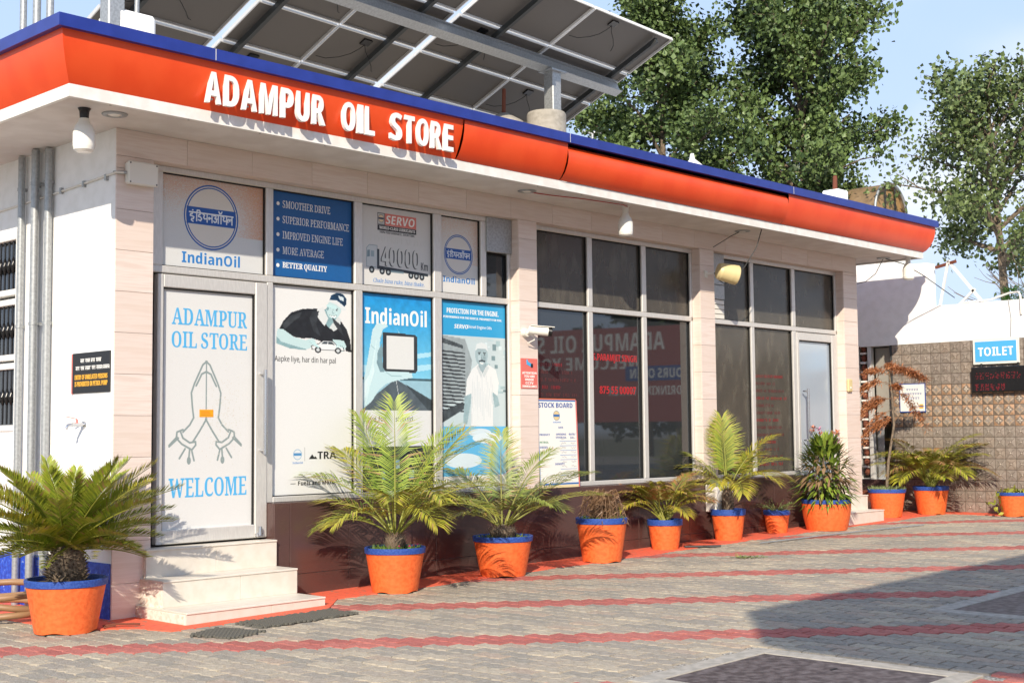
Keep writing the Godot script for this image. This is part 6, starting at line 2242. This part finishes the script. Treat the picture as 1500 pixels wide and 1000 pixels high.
func palm(t: Node3D, H: float, list: Array, size: float, c0: Color, c1: Color, yel: Color, th: float, tr: float, sd: int) -> void:
	var r := RandomNumberGenerator.new()
	r.seed = sd
	var st := S()
	lathe(st, [Vector2(tr * 0.75, H - 0.04), Vector2(tr, H + th * 0.35), Vector2(tr * 0.92, H + th * 0.75), Vector2(tr * 0.5, H + th), Vector2(0.0, H + th + 0.02)], 14)
	put(st, "trunk", M.bark, t)
	st = S()
	for k in 120:
		var a := k * 2.4
		var u := k / 120.0
		var q := Vector3(cos(a), 0, sin(a)) * tr * lerpf(0.95, 0.55, u * u) + Vector3(0, H + u * th, 0)
		var d := Vector3(cos(a) * 0.7, 1.0, sin(a) * 0.7).normalized()
		var w := d.cross(Vector3.UP).normalized() * 0.009
		tri(st, q - w, q + w, q + d * 0.05)
	put(st, "leaf_base_scales", mat("pale_bark", c8(150, 128, 108), 0.9), t)
	for k in list.size():
		var f: Array = list[k]
		var yk := yel if (k % 3 == 2 or f[3] > 1.6) else c1
		st = frond(Vector3(0, H + th * 0.9, 0) + dirv(f[0], 0) * tr * 0.3, f[0], minf(f[1] + 0.08, 1.5), f[2] * size, f[3] * 0.82, 52, 0.28 * size, 0.012, c0, c1.lerp(yk, 0.6), 0.27, 0.22, 0.45, r)
		put(st, "frond", M.leaf, t)

func areca(t: Node3D, H: float, n: int, size: float, sd: int, c0: Color, c1: Color, tipc: Color) -> void:
	var r := RandomNumberGenerator.new()
	r.seed = sd
	for k in n:
		var az := k * 2.39996 + r.randfn(0, 0.2)
		var u := float(k) / n
		var el := lerpf(1.42, 0.75, u)
		var c := c1 if k % 3 else tipc
		var st := frond(Vector3(cos(az) * 0.05, H, sin(az) * 0.05), az, el, size * r.randf_range(0.7, 1.05), r.randf_range(1.0, 1.8), 34, size * 0.3, 0.013, c0, c, 0.4, 0.15, 0.5, r)
		put(st, "frond", M.leaf, t)


# ------------------------------------------------------------------ small things on the ground
func build_small_things() -> void:
	var st: SurfaceTool
	# rubber mats
	for q in [[Vector3(0.86, 0, 1.06), 0.42, 0.17, -0.02, "torn black rubber ring mat in front of the steps, the larger piece"], [Vector3(0.16, 0, 1.21), 0.16, 0.19, 0.35, "torn black rubber ring mat in front of the steps, the smaller piece"]]:
		var at: Vector3 = q[0]
		at.y = gy(at.x)
		var m := thing("rubber_mat", q[4], "door mat", at, q[3])
		m.rotation.z = atan(SLOPE)
		st = S()
		var r := RandomNumberGenerator.new()
		r.seed = 9
		var x: float = -q[1]
		var row := 0
		while x < q[1]:
			var z: float = -q[2] + (0.014 if row % 2 else 0.0)
			while z < q[2]:
				var edge := maxf(absf(x) / q[1], absf(z) / q[2])
				if edge < 0.86 or r.randf() < 0.6:
					ring(st, Vector3(x, 0.003, z), 0.0145, 0.0085, 0.013)
				z += 0.029
			x += 0.0255
			row += 1
		put(st, "ring_mesh", M.mat_rubber, m)
		st = S()
		box(st, Vector3(-q[1] * 0.93, 0.0045, -q[2] * 0.9), Vector3(q[1] * 0.93, 0.0075, q[2] * 0.9))
		put(st, "dusty_web", mat("mat_dust", c8(92, 90, 82), 0.95), m)
	var h := thing("garden_hose", "brown garden hose coiled on the ground behind the cycad pot", "hose", Vector3(-0.35, gy(-0.35), -0.75))
	st = S()
	var pts := []
	for k in 60:
		var a := k * 0.34
		var rr := 0.34 + 0.02 * sin(k * 0.7)
		pts.append(Vector3(cos(a) * rr * 0.8 - 0.1, 0.03 + k * 0.0035 + 0.02 * sin(a * 1.5), sin(a) * rr))
	tube(st, pts, 0.024, 0.024, 8)
	put(st, "coil", M.hose, h)
	var s := thing("metal_rod", "short bent iron rod lying beside the cycad pot", "rod", Vector3(-0.13, gy(-0.13) + 0.012, 0.34), -0.7)
	st = S()
	tube(st, [Vector3(-0.11, 0.0, 0.0), Vector3(-0.02, 0.012, 0), Vector3(0.14, 0.01, 0.0)], 0.008, 0.008, 6)
	tube(st, [Vector3(-0.09, 0.0, 0.0), Vector3(-0.09, 0.0, 0.07), Vector3(-0.02, 0.005, 0.02)], 0.006, 0.006, 6)
	put(st, "rod", M.rust, s)
	s = thing("metal_rod", "short dark rod lying beside the grooved areca pot", "rod", Vector3(6.5, gy(6.5) + 0.012, 0.5), -0.75)
	st = S()
	tube(st, [Vector3(-0.2, 0, 0), Vector3(0.18, 0.004, 0.0)], 0.012, 0.012, 8)
	tube(st, [Vector3(-0.02, 0.004, 0.0), Vector3(0.12, 0.0, 0.07)], 0.006, 0.006, 6)
	put(st, "rod", M.dark_steel, s)
	var p0 := Vector3(7.1, gy(7.1) + 0.014, 0.80)
	s = thing("metal_rod", "long thin grey pipe lying across the paving before the bush pot", "rod", p0)
	st = S()
	tube(st, [Vector3.ZERO, Vector3(1.5, 0.024, 0.14), Vector3(2.95, 0.046, 0.38)], 0.008, 0.008, 8)
	put(st, "pipe", M.galvanised, s)
	var g := thing("grass_clippings", "small scatter of green leaf clippings on the paving", "leaves", Vector3(5.9, gy(5.9), 1.42))
	st = S()
	var r2 := RandomNumberGenerator.new()
	r2.seed = 77
	for k in 130:
		var q := RIGHT * r2.randfn(0, 0.09) + AWAY * r2.randfn(0, 0.05) + Vector3(0, 0.006, 0)
		var d := Vector3(r2.randfn(0, 1), 0.25, r2.randfn(0, 1)).normalized()
		var w := d.cross(Vector3.UP).normalized() * 0.006
		st.set_color(Color(0.12, 0.2, 0.03).lerp(Color(0.28, 0.32, 0.08), r2.randf()))
		tri(st, q - w, q + w, q + d * 0.05)
	kind(put(st, "clippings", M.leaf, g), "stuff")

func ring(st: SurfaceTool, c: Vector3, ro: float, ri: float, h: float) -> void:
	sg = -1
	var n := 6
	for k in n:
		var a := TAU * k / n
		var b := TAU * (k + 1) / n
		var o0 := c + Vector3(cos(a) * ro, 0, sin(a) * ro)
		var o1 := c + Vector3(cos(b) * ro, 0, sin(b) * ro)
		var i0 := c + Vector3(cos(a) * ri, 0, sin(a) * ri)
		var i1 := c + Vector3(cos(b) * ri, 0, sin(b) * ri)
		var u := Vector3(0, h, 0)
		quad(st, o1, o0, o0 + u, o1 + u)
		quad(st, i0, i1, i1 + u, i0 + u)
		quad(st, o0 + u, i0 + u, i1 + u, o1 + u)


# ------------------------------------------------------------------ trees
func leaf_clump(sd: int, size: float) -> ArrayMesh:
	var r := RandomNumberGenerator.new()
	r.seed = sd
	var st := S()
	for k in 7:
		var q := Vector3(r.randfn(0, 0.09), r.randfn(0, 0.09), r.randfn(0, 0.09))
		var d := Vector3(r.randfn(0, 0.8), r.randfn(-0.35, 0.6), r.randfn(0, 0.8)).normalized()
		var s := d.cross(Vector3(r.randf() - 0.5, r.randf(), r.randf() - 0.5)).normalized()
		var l := size * r.randf_range(0.7, 1.15)
		var w := s * l * 0.42
		var nrm := d.cross(s) * l * 0.10
		st.set_color(Color.WHITE * r.randf_range(0.6, 1.15))
		tri(st, q, q + d * l * 0.4 + w + nrm, q + d * l)
		tri(st, q, q + d * l, q + d * l * 0.4 - w + nrm)
	st.generate_normals()
	return st.commit()

func tree(called: String, label: String, base: Vector3, height: float, crown_lo: float, rx: float, nlimb: int, ntip: int, per: int, sd: int, leafsize: float, c0: Color, c1: Color, lean := Vector3.ZERO) -> void:
	var r := RandomNumberGenerator.new()
	r.seed = sd
	var t := thing(called, label, "tree", base, 0.0, "trees behind the buildings")
	var st := S()
	var trunk := []
	for i in 9:
		var u := i / 8.0
		trunk.append(Vector3(sin(u * 3.0 + sd) * 0.12, u * height * 0.93, cos(u * 2.3 + sd) * 0.1) + lean * u)
	tube(st, trunk, 0.13, 0.02, 8, false)
	put(st, "trunk", M.bark, t)
	var tips := []
	for k in nlimb:
		var u := (k + r.randf() * 0.7) / nlimb
		var y := lerpf(crown_lo, height * 0.9, u)
		var fi := y / (height * 0.93) * 8.0
		var i := mini(int(fi), 7)
		var a: Vector3 = trunk[i].lerp(trunk[i + 1], clampf(fi - i, 0, 1))
		var az := k * 2.39996 + r.randfn(0, 0.3)
		var reach := rx * (0.45 + 0.6 * sin(PI * clampf(0.12 + 0.80 * u, 0, 1))) * r.randf_range(0.75, 1.12)
		var el := lerpf(0.35, 1.0, u) + r.randfn(0, 0.12)
		var d := Vector3(cos(az) * cos(el), sin(el), sin(az) * cos(el))
		var e := a + d * reach * 1.1
		var mid := a.lerp(e, 0.5) + Vector3(r.randfn(0, 0.08), 0.1, r.randfn(0, 0.08))
		st = S()
		tube(st, [a, mid, e], 0.045 * (1.1 - u * 0.6), 0.01, 5, false)
		for q in ntip:
			var w := r.randf_range(0.25, 1.0)
			var f: Vector3 = a.lerp(mid, w * 2.0) if w < 0.5 else mid.lerp(e, w * 2.0 - 1.0)
			var d2 := (d * 0.7 + Vector3(r.randfn(0, 0.7), r.randfn(0.1, 0.55), r.randfn(0, 0.7))).normalized()
			var tip := f + d2 * r.randf_range(0.25, 0.75) * reach * 0.5
			tube(st, [f, tip], 0.012, 0.004, 4, false)
			tips.append([f, tip])
		put(st, "limb", M.bark, t)
	var mm := MultiMesh.new()
	mm.transform_format = MultiMesh.TRANSFORM_3D
	mm.use_colors = true
	mm.mesh = leaf_clump(sd, leafsize)
	mm.instance_count = tips.size() * per
	var n := 0
	for tp in tips:
		var shade := r.randf()
		for k in per:
			var q: Vector3 = tp[0].lerp(tp[1], r.randf_range(0.3, 1.12)) + Vector3(r.randfn(0, 0.10), r.randfn(0, 0.09), r.randfn(0, 0.10))
			var bs := Basis(Vector3(r.randfn(0, 1), r.randfn(0, 1), r.randfn(0, 1)).normalized(), r.randf() * TAU).scaled(Vector3.ONE * r.randf_range(0.6, 1.35))
			mm.set_instance_transform(n, Transform3D(bs, q))
			var c := c0.lerp(c1, clampf(shade * 0.6 + r.randf() * 0.5, 0, 1))
			mm.set_instance_color(n, c)
			n += 1
	var o := MultiMeshInstance3D.new()
	o.name = "crown"
	o.multimesh = mm
	o.material_override = M.tree_leaf
	o.set_meta("kind", "stuff")
	t.add_child(o)

func build_trees() -> void:
	var a0 := Color(0.04, 0.078, 0.022)
	var a1 := Color(0.165, 0.235, 0.068)
	tree("poplar_tree", "tallest dense green tree rising behind the middle of the shop eaves", Vector3(14.3, -0.5, -2.85), 10.4, 4.2, 1.62, 42, 13, 13, 1, 0.092, a0, a1)
	tree("poplar_tree", "dense green tree between the solar panels and the tallest tree", Vector3(12.75, -0.5, -4.5), 9.4, 4.2, 1.32, 34, 12, 13, 2, 0.092, a0, a1)
	tree("poplar_tree", "looser light green tree above the toilet block parapet", Vector3(15.0, -0.5, 0.62), 7.35, 4.2, 1.35, 24, 11, 8, 3, 0.085, Color(0.075, 0.12, 0.035), Color(0.19, 0.25, 0.08), Vector3(-0.5, 0, -0.45))
	tree("poplar_tree", "low dark green tree filling the gap behind the roof footings", Vector3(15.6, -0.5, -6.2), 6.4, 3.0, 1.5, 20, 11, 14, 6, 0.09, a0, a1)
	# bare shrub and a small conifer beyond the parapet
	var r := RandomNumberGenerator.new()
	r.seed = 15
	var b := thing("bare_shrub", "leafless grey shrub behind the toilet parapet", "shrub", Vector3(13.9, -0.5, 0.95))
	var st := S()
	tube(st, [Vector3(0, 0, 0), Vector3(0.05, 2.6, 0), Vector3(0, 3.5, 0.1)], 0.05, 0.025, 6, false)
	put(st, "trunk", M.bark, b)
	for k in 26:
		st = S()
		var p := Vector3(0.03, r.randf_range(2.6, 3.5), 0.05)
		var az := r.randf() * TAU
		var d := Vector3(cos(az) * 0.6, r.randf_range(0.5, 1.1), sin(az) * 0.6).normalized()
		var pts := [p]
		for i in 5:
			p += d * r.randf_range(0.16, 0.3)
			d = (d + Vector3(r.randfn(0, 0.25), r.randfn(0, 0.15), r.randfn(0, 0.25))).normalized()
			pts.append(p)
			if i > 0:
				var e := (d + Vector3(r.randfn(0, 0.6), 0.2, r.randfn(0, 0.6))).normalized()
				tube(st, [p, p + e * 0.15, p + e * 0.32 + Vector3(0, 0.03, 0)], 0.006, 0.003, 4, false)
		tube(st, pts, 0.012, 0.004, 4, false)
		put(st, "branch", M.bark, b)
	var c := thing("conifer_bush", "small bright green feathery bush behind the steel bracket", "bush", Vector3(13.3, 1.6, 0.98))
	st = S()
	for k in 900:
		var u := r.randf()
		var az := r.randf() * TAU
		var rad := 0.5 * (1.0 - u * 0.8) * sqrt(r.randf())
		var q := Vector3(cos(az) * rad, 0.9 + u * 0.78, sin(az) * rad)
		var d := Vector3(cos(az), r.randf_range(-0.2, 0.7), sin(az)).normalized()
		var w := d.cross(Vector3.UP).normalized() * 0.012
		st.set_color(Color(0.06, 0.16, 0.03).lerp(Color(0.12, 0.25, 0.05), r.randf()))
		tri(st, q - w, q + w, q + d * 0.14)
	put(st, "foliage", M.leaf, c)
	st = S()
	tube(st, [Vector3(0, -2.1, 0), Vector3(0, 1.4, 0)], 0.05, 0.02, 6)
	put(st, "trunk", M.bark, c)


# ------------------------------------------------------------------ the forecourt behind the photographer: it shades the paving and shows in the panes
func build_forecourt_opposite() -> void:
	var t := thing("unseen_fuel_canopy", "tall flat fuel station canopy on columns, out of view behind the camera, shading the paving", "canopy", Vector3(0, 0, 0))
	var st := S()
	box(st, Vector3(-5.0, 5.05, 9.5), Vector3(17.0, 5.95, 21.0), 0.02)
	put(st, "roof_deck", M.soffit, t)
	st = S()
	box(st, Vector3(-5.06, 5.15, 9.44), Vector3(17.06, 5.75, 9.5))
	box(st, Vector3(-5.06, 5.15, 9.5), Vector3(-5.0, 5.75, 21.0))
	put(st, "fascia", M.orange_cladding, t)
	st = S()
	box(st, Vector3(-5.07, 5.75, 9.42), Vector3(17.07, 5.98, 9.5))
	put(st, "coping", M.blue_cladding, t)
	for q in [[2.0, 14.0], [13.0, 14.0], [2.0, 19.0], [13.0, 19.0]]:
		st = S()
		box(st, Vector3(q[0] - 0.22, -0.3, q[1] - 0.22), Vector3(q[0] + 0.22, 5.1, q[1] + 0.22), 0.02)
		put(st, "column", M.white_cladding, t)
	var h := thing("roadside_hoarding", "large red hoarding with pale lettering, mirrored in the shop panes", "hoarding", Vector3(23.3, 0, 14.0), -1.85)
	st = S()
	box(st, Vector3(-2.7, 1.6, -0.1), Vector3(4.6, 4.2, 0.0), 0.01)
	put(st, "board", mat("hoarding_red", c8(160, 60, 56), 0.6), h)
	for x in [-2.2, 1.0, 4.1]:
		st = S()
		box(st, Vector3(x - 0.08, -0.4, -0.28), Vector3(x + 0.08, 4.1, -0.11))
		put(st, "post", M.galvanised, h)
	st = S()
	box(st, Vector3(-2.6, 2.72, 0.0), Vector3(-0.2, 3.12, 0.01))
	put(st, "blue_strip", M.print_navy, h)
	txt(h, "ADAMPUR OIL STORE", "sansb", 1.19, 3.8, 5.1, 0.48, 0.0, M.letter_white)
	txt(h, "WELCOME YOU", "sansb", 1.0, 3.24, 3.4, 0.36, 0.0, M.letter_white)
	txt(h, "24 HOURS OPEN", "sansb", -1.4, 2.92, 2.1, 0.26, 0.01, M.letter_white)
	txt(h, "PURE DRINKING WATER", "sansb", -1.1, 2.45, 2.8, 0.24, 0.0, M.letter_white)
	var a0 := Color(0.05, 0.085, 0.022)
	for q in [[34.0, 20.0, 7.5], [40.0, 26.0, 8.5], [28.0, 27.0, 8.0]]:  # added trees, out of view, that keep bright low sky out of the panes
		tree("added_reflection_tree", ["added broad green tree out of view behind the red hoarding, there for the pane reflections", "tallest added broad green tree out of view, there for the pane reflections", "added broad green tree out of view beyond the fuel canopy, there for the pane reflections"][0 if q[0] == 34.0 else (1 if q[0] == 40.0 else 2)], Vector3(q[0], -0.5, q[1]), q[2], 1.6, 2.9, 16, 8, 8, int(q[0]), 0.3, a0, Color(0.11, 0.15, 0.04))
